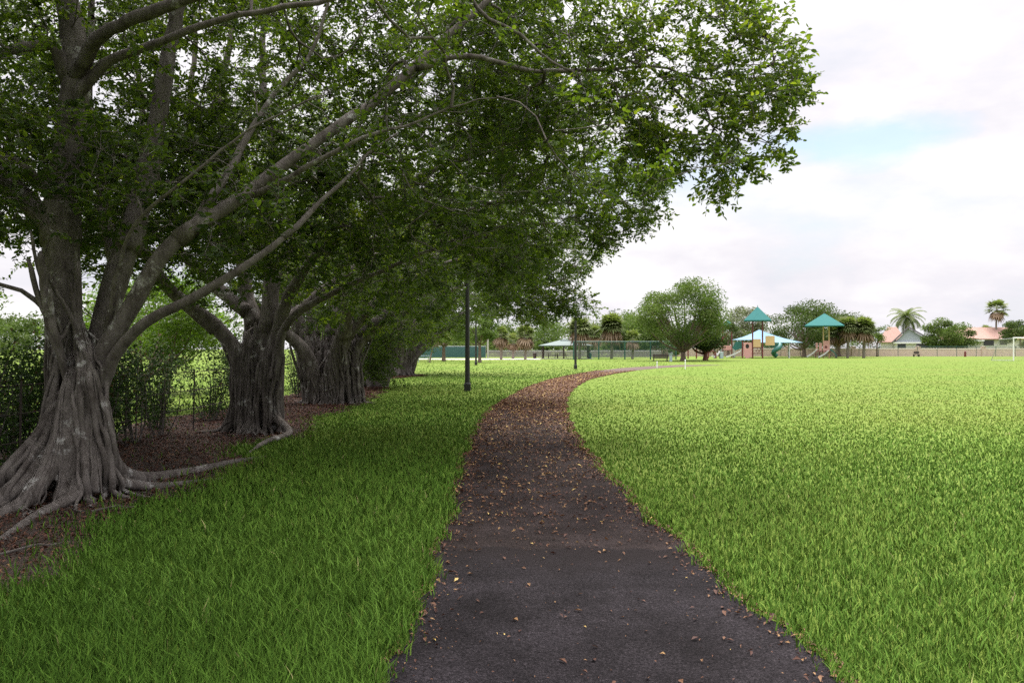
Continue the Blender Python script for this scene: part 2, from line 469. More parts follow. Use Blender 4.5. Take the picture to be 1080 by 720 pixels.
# ------------------------------------------------------------------ grass (stuff: nobody could count the blades)
def grass():
    n = 620000
    a, b = 3.3 ** .2, 112 ** .2
    d = (a + rng.random(n) * (b - a)) ** 5
    x = (rng.random(n) * 2 - 1) * (0.68 * d + 1.2)
    near = d < 10
    extra = int(near.sum() * 0.25)
    jit = np.abs(rng.normal(0, .035, n)) + (rng.random(n) < .06) * rng.random(n) * .1
    keep = ~((x > path_l(d) + jit) & (x < path_r(d) - jit) & (d < 79))
    br = bed_r(d)
    inbed = (x < br) & (x > bed_l(d)) & (d < 54)
    keep &= ~(inbed & (rng.random(n) < np.interp(br - x, [0, .12, .45, .9], [.35, .75, .95, .99])))
    keep &= rng.random(n) < np.where(x > path_l(d), np.interp(d, [9, 15, 28, 55, 90], [1, .75, .42, .2, .1]), np.interp(d, [14, 30, 60, 90], [1, .7, .3, .12]))
    keep &= ~((x < -8.0) & (d < 60) & (rng.random(n) < 0.6))
    d, x = d[keep], x[keep]
    n = len(d)
    left = x < path_l(d)
    patch = 0.5 + 0.5 * np.sin(x * 0.9 + 1.3 * np.sin(d * 0.5)) * np.sin(d * 0.8 + 1.7 * np.sin(x * 0.6))
    h = np.where(left, 0.13, 0.075) * (0.5 + 0.7 * rng.random(n)) * np.interp(d, [4, 8, 18, 40, 110], [1.05, .9, .6, .42, .35]) * (0.85 + 0.3 * patch)
    w = 0.0092 * (d / 5) ** 0.74 * (0.7 + 0.6 * rng.random(n))
    h = np.maximum(h, 0.0)
    az = rng.random(n) * 2 * np.pi
    lean = h * (0.15 + 0.75 * rng.random(n) ** 1.4)
    fa = rng.random(n) * np.pi
    side = np.stack([np.cos(fa), np.sin(fa), np.zeros(n)], -1) * (w / 2)[:, None]
    ld = np.stack([np.cos(az), np.sin(az), np.zeros(n)], -1)
    root = np.stack([x, d, np.full(n, -0.002)], -1)
    up = np.array([0, 0, 1.0])
    mid = root + up * (h * 0.6)[:, None] + ld * (lean * 0.3)[:, None]
    tip = root + up * h[:, None] + ld * lean[:, None]
    V = np.stack([root - side, root + side, mid - side * 0.8, mid + side * 0.8, tip], 1).reshape(-1, 3)
    i = (np.arange(n) * 5)[:, None]
    f = np.concatenate([i + [0, 1, 3], i + [0, 3, 2], i + [2, 3, 4]], 1).reshape(-1, 3)
    big = 0.5 + 0.25 * np.sin(x * 0.11 + 0.7) * np.sin(d * 0.09) + 0.25 * np.sin(x * 0.05 + d * 0.07 + 1)
    t = np.clip(0.4 + 0.1 * rng.standard_normal(n) + np.clip((d - 7) / 60, 0, 0.26) * (0.55 + 0.8 * big) + 0.14 * (patch - 0.5) + 0.1 * np.sin(x * .23 + 2 * np.sin(d * .11)) * np.sin(d * .17 + x * .05) - 0.11 * left, 0, 0.9)  # blades left of the path darker: canopy shade put into their tint
    dry = rng.random(n) < 0.004
    t[dry] = 1.0
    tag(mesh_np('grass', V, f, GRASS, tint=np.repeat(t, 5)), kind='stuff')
grass()

def leaves_flat(name, x, y, z, size, tint, mat, tilt=0.35):
    n = len(x)
    az = rng.random(n) * 2 * np.pi
    dr = np.stack([np.cos(az), np.sin(az), tilt * rng.standard_normal(n)], -1)
    dr = unit(dr)
    sd = unit(np.stack([-np.sin(az), np.cos(az), tilt * rng.standard_normal(n)], -1))
    L = size[:, None]
    c = np.stack([x, y, z], -1)
    nrm = np.array([0, 0, 1.0])
    curl = (0.1 + 0.15 * rng.random(n))[:, None] * L
    V = np.stack([c - dr * L * .5, c + sd * L * .24 + nrm * curl, c + dr * L * .5, c - sd * L * .24 + nrm * curl], 1).reshape(-1, 3)
    V[:, 2] = np.maximum(V[:, 2], 0.011)
    i = (np.arange(n) * 4)[:, None]
    f = np.concatenate([i + [0, 1, 2], i + [0, 2, 3]], 1).reshape(-1, 3)
    return tag(mesh_np(name, V, f, mat, tint=np.repeat(tint, 4)), kind='stuff')

def litter():
    # on the path: sparse on the new asphalt, thick further on, thick along both edges
    n = 150000
    d = 3.4 + (60 - 3.4) * rng.random(n) ** 1.15
    u = rng.random(n)
    e = rng.random(n) < 0.42
    u = np.where(e, np.where(rng.random(n) < 0.5, np.abs(rng.normal(0, 1, n)) * np.where(rng.random(n) < .6, .022, .07) - .01, 1.01 - np.abs(rng.normal(0, 1, n)) * np.where(rng.random(n) < .6, .022, .07)), u)
    l, r = path_l(d), path_r(d)
    x = l - 0.05 + u * (r - l + 0.1)
    clump = 0.5 + 0.5 * np.sin(x * 4 + 2 * np.sin(d * 1.3)) * np.sin(d * 2.1 + np.sin(x * 3))
    den = np.interp(d, [3.4, 6.6, 7.4, 9, 13, 18, 30, 42, 58], [0.03, 0.045, 0.17, 0.26, 0.36, 0.62, 0.9, 0.8, 0.1]) * (0.55 + 0.9 * clump)
    den = np.where(e, np.maximum(den * 1.3, np.interp(d, [4, 9, 14], [.32, .42, .55])), den)
    k = rng.random(n) < den
    x, d, e = x[k], d[k], e[k]
    n = len(x)
    t = np.clip(0.4 + 0.22 * rng.standard_normal(n), 0, 0.95)
    y_ = rng.random(n) < 0.07
    t[y_] = 0.9 + 0.1 * rng.random(y_.sum())
    t[e] *= 0.8
    size = (0.011 + 0.036 * rng.random(n) ** 3) * (1.15 + d / 28) * np.where(e, .85, 1)
    leaves_flat('fallen_leaves', x, d, 0.014 + 0.01 * rng.random(n), size, t, LITTER)
    # in the bed under the trees
    n = 75000
    d = 3.0 + 48 * rng.random(n) ** 1.7
    l, r = bed_l(d), bed_r(d)
    u = rng.random(n) ** 0.8
    x = l + u * (r + 0.12 - l)
    k = x > l
    x, d = x[k], d[k]
    n = len(x)
    t = np.clip(0.15 + 0.18 * rng.standard_normal(n), 0, 0.9)
    size = (0.018 + 0.036 * rng.random(n) ** 1.6) * (1 + d / 40)
    leaves_flat('leaf_litter', x, d, 0.014 + 0.012 * rng.random(n), size, t, LITTER, 0.5)
    # a few leaves in the grass
litter()

# ------------------------------------------------------------------ fig trees
def make_sprays(nv=18, nleaf=44, rad=0.3, leaf=0.077, seed=1):
    r = np.random.default_rng(seed)
    out = []
    for _ in range(nv):
        tw = []
        LV = []
        k = 5
        for j in range(k):
            az = r.uniform(-1.1, 1.1)
            el = r.uniform(-0.6, 0.7)
            L = rad * r.uniform(0.7, 1.3)
            dv = np.array([math.cos(az) * math.cos(el), math.sin(az) * math.cos(el), math.sin(el)])
            s = dv * 0.02
            e = dv * L
            tw.append((s, e))
            m = nleaf // k
            for q in range(m):
                t = 0.25 + 0.75 * (q + r.random()) / m
                b = s + (e - s) * t
                sgn = 1 if q % 2 else -1
                sidev = unit(np.cross(dv, [0, 0, 1]))
                d = unit(dv * r.uniform(.2, .8) + sidev * sgn * r.uniform(.5, 1.1) + np.array([0, 0, r.uniform(-.5, .35)]) + 0.3 * r.standard_normal(3))
                up = unit(np.array([0, 0, 1.0]) + 0.55 * r.standard_normal(3))
                sd = unit(np.cross(d, up))
                nr = np.cross(sd, d)
                l = leaf * r.uniform(.65, 1.2)
                w = l * r.uniform(.2, .27)
                fo = l * 0.07
                LV.append([b, b + d * l * .32 + sd * w + nr * fo, b + d * l * .68 + sd * w * .9 + nr * fo, b + d * l - nr * l * .08, b + d * l * .68 - sd * w * .9 + nr * fo, b + d * l * .32 - sd * w + nr * fo])
        out.append((np.array(LV), np.array(tw)))
    return out
SPRAYS = make_sprays()
SPRAYS_COARSE = make_sprays(12, 26, 0.42, 0.15, 2)

def place_sprays(pos, dirs, sprays, tint, r, scale=None):
    """returns leaf verts (n,6,3), tint per leaf, twig segments"""
    n = len(pos)
    az = np.arctan2(dirs[:, 1], dirs[:, 0]) + r.normal(0, .5, n)
    el = np.clip(np.arcsin(np.clip(dirs[:, 2], -1, 1)) + r.normal(0, .25, n), -0.9, 0.7)
    sc = (scale if scale is not None else np.ones(n)) * r.uniform(.8, 1.25, n)
    ca, sa, ce, se = np.cos(az), np.sin(az), np.cos(el), np.sin(el)
    Rm = np.zeros((n, 3, 3))
    Rm[:, :, 0] = np.stack([ca * ce, sa * ce, se], -1)
    Rm[:, :, 1] = np.stack([-sa, ca, 0 * ca], -1)
    Rm[:, :, 2] = np.stack([-ca * se, -sa * se, ce], -1)
    which = r.integers(0, len(sprays), n)
    LV, TN, TW = [], [], []
    for v, (lv, tw) in enumerate(sprays):
        idx = np.where(which == v)[0]
        if not len(idx):
            continue
        A = np.einsum('nij,lkj->nlki', Rm[idx], lv) * sc[idx][:, None, None, None] + pos[idx][:, None, None, :]
        LV.append(A.reshape(-1, 6, 3))
        TN.append((tint[idx][:, None] + r.normal(0, .16, (len(idx), len(lv)))).reshape(-1))
        T = np.einsum('nij,lkj->nlki', Rm[idx], tw) * sc[idx][:, None, None, None] + pos[idx][:, None, None, :]
        TW.append(T.reshape(-1, 2, 3))
    return np.concatenate(LV), np.clip(np.concatenate(TN), 0, 1), np.concatenate(TW)

def leaf_object(name, LV, TN, mat, parent, base):
    n = len(LV)
    i = (np.arange(n) * 6)[:, None]
    f = np.concatenate([i + [0, 3, 2, 1], i + [0, 5, 4, 3]], 1).reshape(-1, 4)
    return mesh_np(name, LV.reshape(-1, 3) - base, f, mat, parent, tint=np.repeat(TN, 6))

def seg_arrays(p0, p1, r0, r1, n):
    d = unit(p1 - p0)
    ref = np.where(np.abs(d[:, 2:3]) < 0.9, np.array([[0, 0, 1.0]]), np.array([[1.0, 0, 0]]))
    u = unit(np.cross(d, ref))
    w = np.cross(d, u)
    a = np.arange(n) / n * 2 * np.pi
    ring = np.cos(a)[None, :, None] * u[:, None, :] + np.sin(a)[None, :, None] * w[:, None, :]
    V = np.concatenate([p0[:, None, :] + ring * r0[:, None, None], p1[:, None, :] + ring * r1[:, None, None]], 1)
    j = np.arange(n)
    q = np.stack([j, (j + 1) % n, n + (j + 1) % n, n + j], -1)
    f = (np.arange(len(p0)) * 2 * n)[:, None, None] + q[None]
    return V.reshape(-1, 3), f.reshape(-1, 4)

def in_poly(x, y, poly):
    c = np.zeros(x.shape, bool)
    n = len(poly)
    for i in range(n):
        x1, y1 = poly[i]
        x2, y2 = poly[(i + 1) % n]
        k = ((y1 > y) != (y2 > y)) & (x < (x2 - x1) * (y - y1) / (y2 - y1 + 1e-12) + x1)
        c ^= k
    return c

# how far the row of crowns reaches (pruning line of the crowns)
CROWN_EDGE = [(-4000, -4000), (4000, -4000), (900, -400), (812, -40), (790, 0), (822, 24), (845, 58), (850, 100), (836, 128), (846, 138), (822, 152), (828, 186), (806, 176), (792, 186), (770, 208), (752, 213), (734, 199), (744, 182), (728, 168),
              (700, 182), (698, 226), (684, 240), (660, 246), (646, 250), (640, 264), (622, 276), (606, 298), (626, 318), (618, 334), (602, 338), (592, 324), (578, 338), (556, 343), (542, 322), (530, 336), (508, 330), (490, 345), (470, 352), (452, 362), (420, 362), (395, 352),
              (370, 356), (330, 352), (300, 345), (240, 352), (150, 345), (60, 335), (-200, 380), (-4000, 500)]
GAPS = [(708, 40, 20, .9), (692, 84, 10, .9), (722, 122, 20, .7), (655, 150, 14, .8), (632, 168, 12, .8), (370, 38, 14, .8), (364, 68, 10, .8), (112, 94, 13, .75), (22, 285, 34, .95), (270, 70, 9, .8), (560, 12, 10, .5), (480, 120, 7, .6),
        (45, 145, 12, .7), (140, 130, 14, .6), (235, 85, 10, .7), (420, 130, 10, .6), (530, 110, 9, .7), (590, 130, 8, .6), (650, 60, 9, .6), (80, 215, 14, .6), (30, 200, 12, .7), (12, 120, 10, .7), (150, 60, 10, .7), (205, 60, 9, .7), (170, 100, 9, .7), (300, 40, 9, .7), (215, 130, 8, .7), (330, 90, 9, .7), (285, 130, 7, .7), (20, 30, 9, .7), (440, 30, 9, .6), (60, 160, 9, .7)]

def allowed(p, r, low=None):
    px, py = PX(p)
    front = p[:, 1] > 0.5
    ok = in_poly(px, py, CROWN_EDGE) | ~front
    infr = front & (px > -40) & (px < 1120) & (py > -40)
    ok &= ~(infr & (p[:, 1] < 8.8))
    ok &= ~(front & (p[:, 1] < 33) & (np.abs(px - 493) < 22) & (py > 290))
    for gx, gy, gr, pr in GAPS:
        hit = front & ((px - gx) ** 2 + (py - gy) ** 2 < gr * gr)
        ok &= ~(hit & (r.random(len(p)) < pr))
    return ok

def grow(limbs, att, r, zmin=2.0):
    P0, par, D, RAD = [], [], [], []
    for L in limbs:
        s = len(P0)
        for i in range(len(L)):
            P0.append(L[i, :3])
            par.append(-1 if i == 0 else s + i - 1)
            D.append(unit(L[min(i + 1, len(L) - 1), :3] - L[max(i - 1, 0), :3]))
            RAD.append(L[i, 3])
    n0 = len(P0)
    cap = n0 + 6 * len(att) + 10
    P = np.zeros((cap, 3)); P[:n0] = P0
    DD = np.zeros((cap, 3)); DD[:n0] = D
    PAR = np.full(cap, -1, int); PAR[:n0] = par
    okn = np.zeros(cap, bool); okn[:n0] = np.array(P0)[:, 2] > zmin
    n = n0
    dmin = np.array([np.min(((P[:n0] - a) ** 2).sum(1)) for a in att])
    ends, edirs = [], []
    for a in att[np.argsort(dmin)]:
        d = a - P[:n]
        L = np.sqrt((d * d).sum(1)) + 1e-6
        cs = (d * DD[:n]).sum(1) / L
        cost = L * (1.4 - 0.4 * cs) + np.where(okn[:n], 0, 50)
        j = int(np.argmin(cost))
        l = L[j]
        u = d[j] / l
        m = min(5, max(2, int(l / 0.3)))
        ctrl = P[j] + unit(DD[j] * 0.7 + u) * l * 0.5 + r.normal(0, .05, 3) * l
        prev = j
        last = P[j]
        for t in np.arange(1, m + 1) / m:
            q = (1 - t) ** 2 * P[j] + 2 * t * (1 - t) * ctrl + t * t * a
            P[n] = q
            DD[n] = unit(q - last)
            PAR[n] = prev
            okn[n] = True
            prev, last = n, q
            n += 1
        ends.append(a)
        edirs.append(DD[n - 1])
    acc = np.zeros(n)
    has = np.zeros(n, bool)
    for i in range(n - 1, -1, -1):
        if not has[i]:
            acc[i] = 0.0045 ** 2.3
        if PAR[i] >= 0:
            acc[PAR[i]] += acc[i]
            has[PAR[i]] = True
    rad = acc ** (1 / 2.3)
    idx = np.arange(n0, n)
    pa = PAR[idx]
    r1 = rad[idx]
    r0 = np.where(pa < n0, r1 * 1.25, rad[pa])
    r0 = np.minimum(r0, r1 * 1.6)
    return P[pa], P[idx], r0, r1, np.array(ends), np.array(edirs)

def clump_points(centers, per, sig, r):
    k = np.repeat(np.arange(len(centers)), per)
    p = centers[k] + r.normal(0, 1, (len(k), 3)) * np.array(sig) * r.uniform(.6, 1.3, (len(k), 1))
    return p, k

def dome(n, c, rx0, rx1, ry, zt, zb, r, shell=0.45):
    """clump centres in a dome: wider to the right (rx1) than to the left (rx0)"""
    v = unit(r.normal(0, 1, (n, 3)))
    t = shell + (1 - shell) * r.random(n) ** 0.7
    p = v * t[:, None]
    p[:, 0] *= np.where(p[:, 0] > 0, rx1, rx0)
    p[:, 1] *= ry
    p[:, 2] *= np.where(p[:, 2] > 0, zt, zb)
    return p + np.array(c)

def root_paths(base, R0, n, reach, r, hmin=0.6, hmax=2.4, rad=(0.05, 0.12), hang=False):
    out = []
    for i in range(n):
        a = (i + r.uniform(-.4, .4)) / n * 2 * math.pi
        h = r.uniform(hmin, hmax)
        rr = r.uniform(*rad)
        re = R0 * r.uniform(1.15, 1.5) + reach * r.random() ** 2
        tw = r.uniform(-.5, .5)
        pts = []
        top = R0 * r.uniform(.35, .6)
        for t in np.linspace(0, 1, 8):
            z = h * (1 - t) ** 1.15
            if hang:
                rad_ = top + (R0 * 1.1 - top) * t + 0.25 * reach * t ** 6
            else:
                rad_ = top + (R0 * 0.95 - top) * t + (re - R0 * 0.95) * t ** 3.2
            aa = a + tw * t + 0.08 * math.sin(5 * t + i)
            pts.append((base[0] + math.cos(aa) * rad_, base[1] + math.sin(aa) * rad_, max(z, 0) + base[2] - 0.04 * t, rr * (1.15 - 0.45 * t) * min(1, .3 + 2.5 * t)))
        out.append(pts)
    return out

def remeshed(name, tubes, vox, mat, parent, base, smooth_it=3):
    g = Geo()
    for k, L in enumerate(tubes):
        L = np.asarray(L)
        g.tube(L[:, :3] - base, L[:, 3], 14 if L[:, 3].max() > .15 else 9, 0.12, k)
    tmp = g.build(name + '_raw', mat)
    m = tmp.modifiers.new('r', 'REMESH')
    m.mode = 'VOXEL'
    m.voxel_size = vox
    s = tmp.modifiers.new('s', 'SMOOTH')
    s.factor = 0.5
    s.iterations = smooth_it
    dg = bpy.context.evaluated_depsgraph_get()
    me = bpy.data.meshes.new_from_object(tmp.evaluated_get(dg))
    old = tmp.data
    bpy.data.objects.remove(tmp)
    bpy.data.meshes.remove(old)
    me.name = name
    me.shade_smooth()
    o = bpy.data.objects.new(name, me)
    COL.objects.link(o)
    o.parent = parent
    return o

def cords(trunk, center, n, r, zmax=2.5, rad=(.012, .04), wander=.1, spread=.5, angles=None, straight=False):
    """roots that run down over the trunk's own surface and out along the ground"""
    me = trunk.data
    from mathutils.bvhtree import BVHTree
    bvh = BVHTree.FromPolygons([v.co.copy() for v in me.vertices], [tuple(p.vertices) for p in me.polygons])
    g = Geo()
    for i in range(n):
        a = r.uniform(0, 6.283) if angles is None else r.uniform(*angles)
        z = r.uniform(.7, zmax)
        rr = r.uniform(*rad) * (.6 + .8 * r.random() ** 2)
        va = r.normal(0, wander)
        pts, rs = [], []
        lastrad = None
        while z > .04:
            o = Vector((center[0] + math.cos(a) * 4, center[1] + math.sin(a) * 4, z))
            hit = bvh.ray_cast(o, Vector((-math.cos(a), -math.sin(a), 0)), 4.6)
            if hit[0] is not None:
                p = hit[0]
                rad_ = math.hypot(p.x - center[0], p.y - center[1])
                if lastrad is None and rad_ > 1.0:
                    break
                if lastrad is not None:
                    lim = .05 if straight else .12
                    rad_ = max(min(rad_, lastrad + lim), lastrad - .03)
                lastrad = rad_
                q = rad_ + rr * .35
                pts.append((center[0] + math.cos(a) * q, center[1] + math.sin(a) * q, z))
                rs.append(rr * min(1, .35 + len(pts) * .2))
            va = va * .9 + r.normal(0, wander * .4)
            a += va * .07 / max(.3, lastrad or .4)
            z -= .07
        if len(pts) < 6:
            continue
        L = r.uniform(.05, spread)
        for k in range(1, 7):
            q = lastrad + rr * .35 + .03 + L * k / 6
            a += r.normal(0, .03)
            pts.append((center[0] + math.cos(a) * q, center[1] + math.sin(a) * q, max(.012, .04 - .01 * k)))
            rs.append(rr * (1 - k / 8))
        P = catmull(np.column_stack([pts, rs]), .05)
        P[:, :3] += np.cumsum(r.normal(0, .002, (len(P), 3)), 0)
        g.tube(P[:, :3], P[:, 3], 7)
    return g

def LP(pts):
    """limb from (pixel x, pixel y, distance, radius) rows"""
    return np.array([(*W(a, b, c), d) for a, b, c, d in pts])

def fig_tree(label, base, limbs, roots, att, tints, vox=0.03, coarse=None, seed=0, zsplit=2.3, leafscale=1.0, strands=()):
    r = np.random.default_rng(seed)
    base = np.array(base, float)
    root = thing('fig_tree', label, 'tree', base, group='fig trees in the row beside the path')
    limbs = [catmull(L, 0.16) for L in limbs]
    low = [np.asarray(catmull(q, 0.08)) for q in roots]
    for L in limbs:
        k = L[:, 2] < zsplit + 0.3
        if L[0, 2] < 1.5 and k.sum() > 3:
            low.append(L[:max(4, int(np.argmin(k)) if not k.all() else len(L))])
    tk = remeshed('trunk', low, vox, BARK, root, base)
    for kw in strands:
        cords(tk, r=r, **kw).build('clinging_roots', BARK, root, smooth=True)
    g = Geo()
    for i, L in enumerate(limbs):
        st = max(0, int(np.argmax(L[:, 2] > zsplit - 0.35))) if L[0, 2] < 1.5 else 0
        L = L[st:]
        if len(L) < 3:
            continue
        wv = np.cumsum(r.normal(0, .012, (len(L), 3)), 0)
        wv -= np.linspace(0, 1, len(L))[:, None] * wv[-1]
        g.tube(L[:, :3] + wv - base, L[:, 3] * (1 + .06 * np.sin(np.arange(len(L)) * .9 + i)) * (1 + .1 * np.exp(-np.arange(len(L)) / 3)), 12, 0.1, i)
    g.build('limbs', BARK, root, smooth=True)
    p0, p1, r0, r1, ends, ed = grow(limbs, att, r)
    # leaf sprays: tint follows the clump each end came from
    from_att = {tuple(np.round(a, 5)): t for a, t in zip(att, tints)}
    tt = np.array([from_att.get(tuple(np.round(e, 5)), .4) for e in ends])
    LV, TN, TW = place_sprays(ends, ed, SPRAYS, tt, r, np.full(len(ends), leafscale))
    V1, f1 = seg_arrays(p0, p1, r0, r1, 5)
    V2, f2 = seg_arrays(TW[:, 0], TW[:, 1], np.full(len(TW), .0035), np.full(len(TW), .002), 3)
    V = np.concatenate([V1, V2]) - base
    mesh_np('branches', V, np.concatenate([f1, f2 + len(V1)]), BARK, root, smooth=True)
    if coarse is not None and len(coarse):
        c = coarse
        LV2, TN2, _ = place_sprays(c, unit(c - (base + [0, 0, 4])), SPRAYS_COARSE, np.full(len(c), .45), r)
        LV, TN = np.concatenate([LV, LV2]), np.concatenate([TN, TN2])
    leaf_object('crown', LV, TN, LEAF, root, base)
    return root

def crown_for(n_cl, per, sig, c, rx0, rx1, ry, zt, zb, seed, extra=None, extra_per=22, zlow=2.3, shell=.45):
    r = np.random.default_rng(seed)
    cen = dome(n_cl, c, rx0, rx1, ry, zt, zb, r, shell)
    p, k = clump_points(cen, per, sig, r)
    tc = np.clip(r.normal(.4, .16, n_cl), .05, .85)
    t = tc[k]
    if extra is not None:
        p2, k2 = clump_points(extra, extra_per, (.3, .34, .25), r)
        p = np.concatenate([p, p2])
        t = np.concatenate([t, np.clip(r.normal(.62, .15, len(extra)), 0, 1)[k2]])  # extra clumps tinted brighter: sunlit look of the tips put into leaf colour
    ok = allowed(p, r) & (p[:, 2] > zlow)
    return p[ok], t[ok]

def frame_split(p, t, seed):
    """sprays well above the frame become coarse ones (they only shade)"""
    px, py = PX(p)
    out = (py < -90) | (px < -220) | (p[:, 1] < 1)
    r = np.random.default_rng(seed)
    co = p[out]
    return p[~out], t[~out], co

# --- first (nearest) tree
b1 = (-5.3, 9.95, 0.0)
limbs1 = [
    LP([(82, 525, 10, .25), (76, 450, 10.0, .22), (68, 380, 10, .2), (66, 300, 10, .2), (64, 230, 10.1, .195), (72, 150, 10.2, .18), (76, 80, 10.2, .165), (70, 10, 10.3, .14), (55, -80, 10.4, .11), (40, -190, 10.3, .07), (30, -290, 10.3, .03)]),
    LP([(86, 515, 10.2, .2), (90, 440, 10.2, .15), (102, 370, 10.3, .135), (124, 290, 10.5, .15), (150, 205, 10.8, .135), (165, 120, 11, .115), (185, 20, 11.2, .095), (215, -100, 11.5, .065), (260, -200, 11.5, .04), (330, -290, 11.5, .02)]),
    LP([(85, 510, 9.85, .2), (90, 435, 9.8, .14), (107, 378, 9.7, .115), (140, 322, 9.65, .108), (172, 268, 9.6, .1), (205, 240, 9.7, .09), (250, 212, 9.9, .078), (300, 172, 10.1, .07), (340, 143, 10.3, .066), (400, 103, 10.6, .06), (462, 55, 10.9, .052), (518, 5, 11.2, .043), (580, -50, 11.5, .035), (660, -90, 11.8, .026), (740, -80, 12, .016), (800, -50, 12, .008)]),
    LP([(96, 450, 9.7, .11), (116, 384, 9.55, .075), (152, 341, 9.4, .064), (200, 316, 9.35, .057), (253, 284, 9.4, .047), (300, 250, 9.6, .037), (336, 214, 9.9, .028), (380, 170, 10.3, .018), (420, 140, 10.6, .01)]),
    LP([(76, 110, 10.2, 0.081), (113, 67, 10, 0.058), (160, 45, 9.8, 0.049), (200, 30, 9.7, 0.043), (250, 14, 9.6, 0.037), (320, 4, 9.7, 0.032), (400, -14, 10, 0.023), (500, -40, 10.4, 0.012)]),
    LP([(74, 85, 10.2, 0.090), (100, 42, 9.8, 0.074), (125, 25, 9.5, 0.069), (170, 8, 9.2, 0.062), (230, -15, 9, 0.053), (310, -60, 9, 0.036), (400, -120, 9.2, 0.017)]),
    LP([(74, 90, 10.2, 0.078), (55, 46, 10, 0.060), (25, 48, 9.8, 0.054), (-10, 55, 9.6, 0.048), (-60, 50, 9.4, 0.036), (-140, 10, 9.2, 0.018)]),
    LP([(440, 72, 10.8, 0.060), (470, 62, 10.95, 0.042), (510, 62, 11, 0.036), (560, 74, 11.2, 0.030), (620, 72, 11.4, 0.024), (690, 70, 11.6, 0.018), (745, 84, 11.7, 0.012), (800, 72, 11.8, 0.008)]),
    LP([(470, -40, 10.4, 0.035), (500, 10, 10.5, 0.026), (546, 36, 10.6, 0.021), (595, 75, 10.8, 0.016), (648, 90, 11, 0.011)]),
    LP([(660, 64, 11.5, 0.020), (684, 72, 11.6, 0.017), (711, 93, 11.7, 0.014), (729, 113, 11.7, 0.011), (753, 136, 11.8, 0.008), (790, 150, 11.8, 0.006)]),
    LP([(66, 340, 10, 0.060), (40, 318, 9.7, 0.032), (0, 300, 9.5, 0.022), (-60, 285, 9.3, 0.015)]),
    LP([(110, 370, 10, 0.060), (122, 300, 9.5, 0.030), (140, 240, 9.2, 0.022), (190, 190, 9.1, 0.018), (260, 140, 9.2, 0.013), (340, 100, 9.3, 0.009)]),
    LP([(66, 220, 10.1, 0.060), (45, 190, 9.8, 0.035), (15, 170, 9.6, 0.024), (-30, 165, 9.5, 0.016)]),
    LP([(130, 290, 10.5, 0.100), (112, 240, 11, 0.090), (108, 180, 11.4, 0.080), (95, 110, 11.8, 0.065), (98, 30, 12, 0.050), (90, -60, 12, 0.030)]),
    LP([(205, 240, 9.7, 0.060), (240, 180, 10, 0.050), (280, 110, 10.4, 0.035), (330, 50, 10.6, 0.025), (350, -10, 10.6, 0.015)]),
    LP([(250, 212, 9.9, .05), (310, 186, 9.7, .032), (370, 150, 9.7, .024), (430, 132, 9.9, .016), (490, 108, 10.1, .009), (540, 100, 10.3, .004)]),
    np.array([(-5.6, 10.35, 6.6, 0.130), (-6.6, 9.0, 7.2, 0.100), (-7.4, 7.4, 7.6, 0.070), (-8.5, 5, 7.9, 0.030)]),
    np.array([(-5.6, 10.35, 6.4, 0.130), (-4.2, 8.6, 7.2, 0.100), (-3, 6, 7.8, 0.070), (-1.5, 3, 8.2, 0.030)]),
    np.array([(-5.6, 10.35, 6.8, 0.130), (-5, 7.6, 7.6, 0.100), (-5, 5, 7.9, 0.070), (-5, 1.5, 8.2, 0.030)]),
    np.array([(-5.4, 10.1, 3.0, 0.150), (-7.2, 11, 4.4, 0.100), (-9, 11.8, 5.4, 0.060), (-10.6, 12, 6, 0.030)]),
]
r1_ = np.random.default_rng(11)
roots1 = root_paths((-5.27, 9.95, 0), 0.2, 10, 0.45, r1_, 0.6, 2.0, (0.035, 0.08))
roots1 += [LP([(66, 400, 9.9, .04), (63, 425, 9.7, .075), (52, 470, 9.4, .085), (20, 515, 8.9, .1), (-40, 545, 8.4, .08), (-110, 565, 7.8, .05)]),
           LP([(76, 380, 9.85, .04), (75, 405, 9.55, .08), (62, 470, 9.25, .1), (35, 520, 8.8, .09), (0, 545, 8.35, .07), (-60, 572, 7.4, .04)]),
           LP([(95, 395, 9.85, .04), (95, 425, 9.5, .085), (92, 480, 9.3, .09), (80, 520, 9.0, .08), (40, 548, 8.3, .06), (-10, 580, 7, .035)]),
           LP([(108, 415, 9.8, .04), (112, 445, 9.75, .08), (120, 488, 9.8, .095), (146, 505, 10.3, .1), (195, 500, 11.0, .085), (245, 488, 12.0, .06), (280, 482, 12.6, .03)]),
           LP([(106, 440, 9.8, .04), (108, 470, 9.5, .06), (118, 503, 9.4, .065), (160, 513, 9.9, .06), (205, 512, 10.3, .05), (240, 506, 10.7, .03)]),
           LP([(67, 330, 9.95, .03), (58, 400, 9.7, .055), (48, 450, 9.5, .065), (10, 500, 9.1, .09), (-50, 520, 9.2, .05)]),
           LP([(84, 330, 9.95, .03), (90, 390, 9.5, .075), (78, 450, 9.35, .08), (70, 500, 9.2, .08), (60, 530, 8.9, .06)]),
           LP([(116, 370, 9.9, .015), (112, 430, 9.4, .035), (118, 490, 9.35, .035), (120, 516, 9.3, .03)]),
           LP([(100, 350, 9.95, .02), (96, 400, 9.45, .06), (105, 460, 9.4, .06), (100, 520, 9.15, .05)])]
roots1 = [np.column_stack([np.asarray(q)[:, :2], np.maximum(np.asarray(q)[:, 2], np.asarray(q)[:, 3] * 0.15), np.asarray(q)[:, 3]]) for q in roots1]
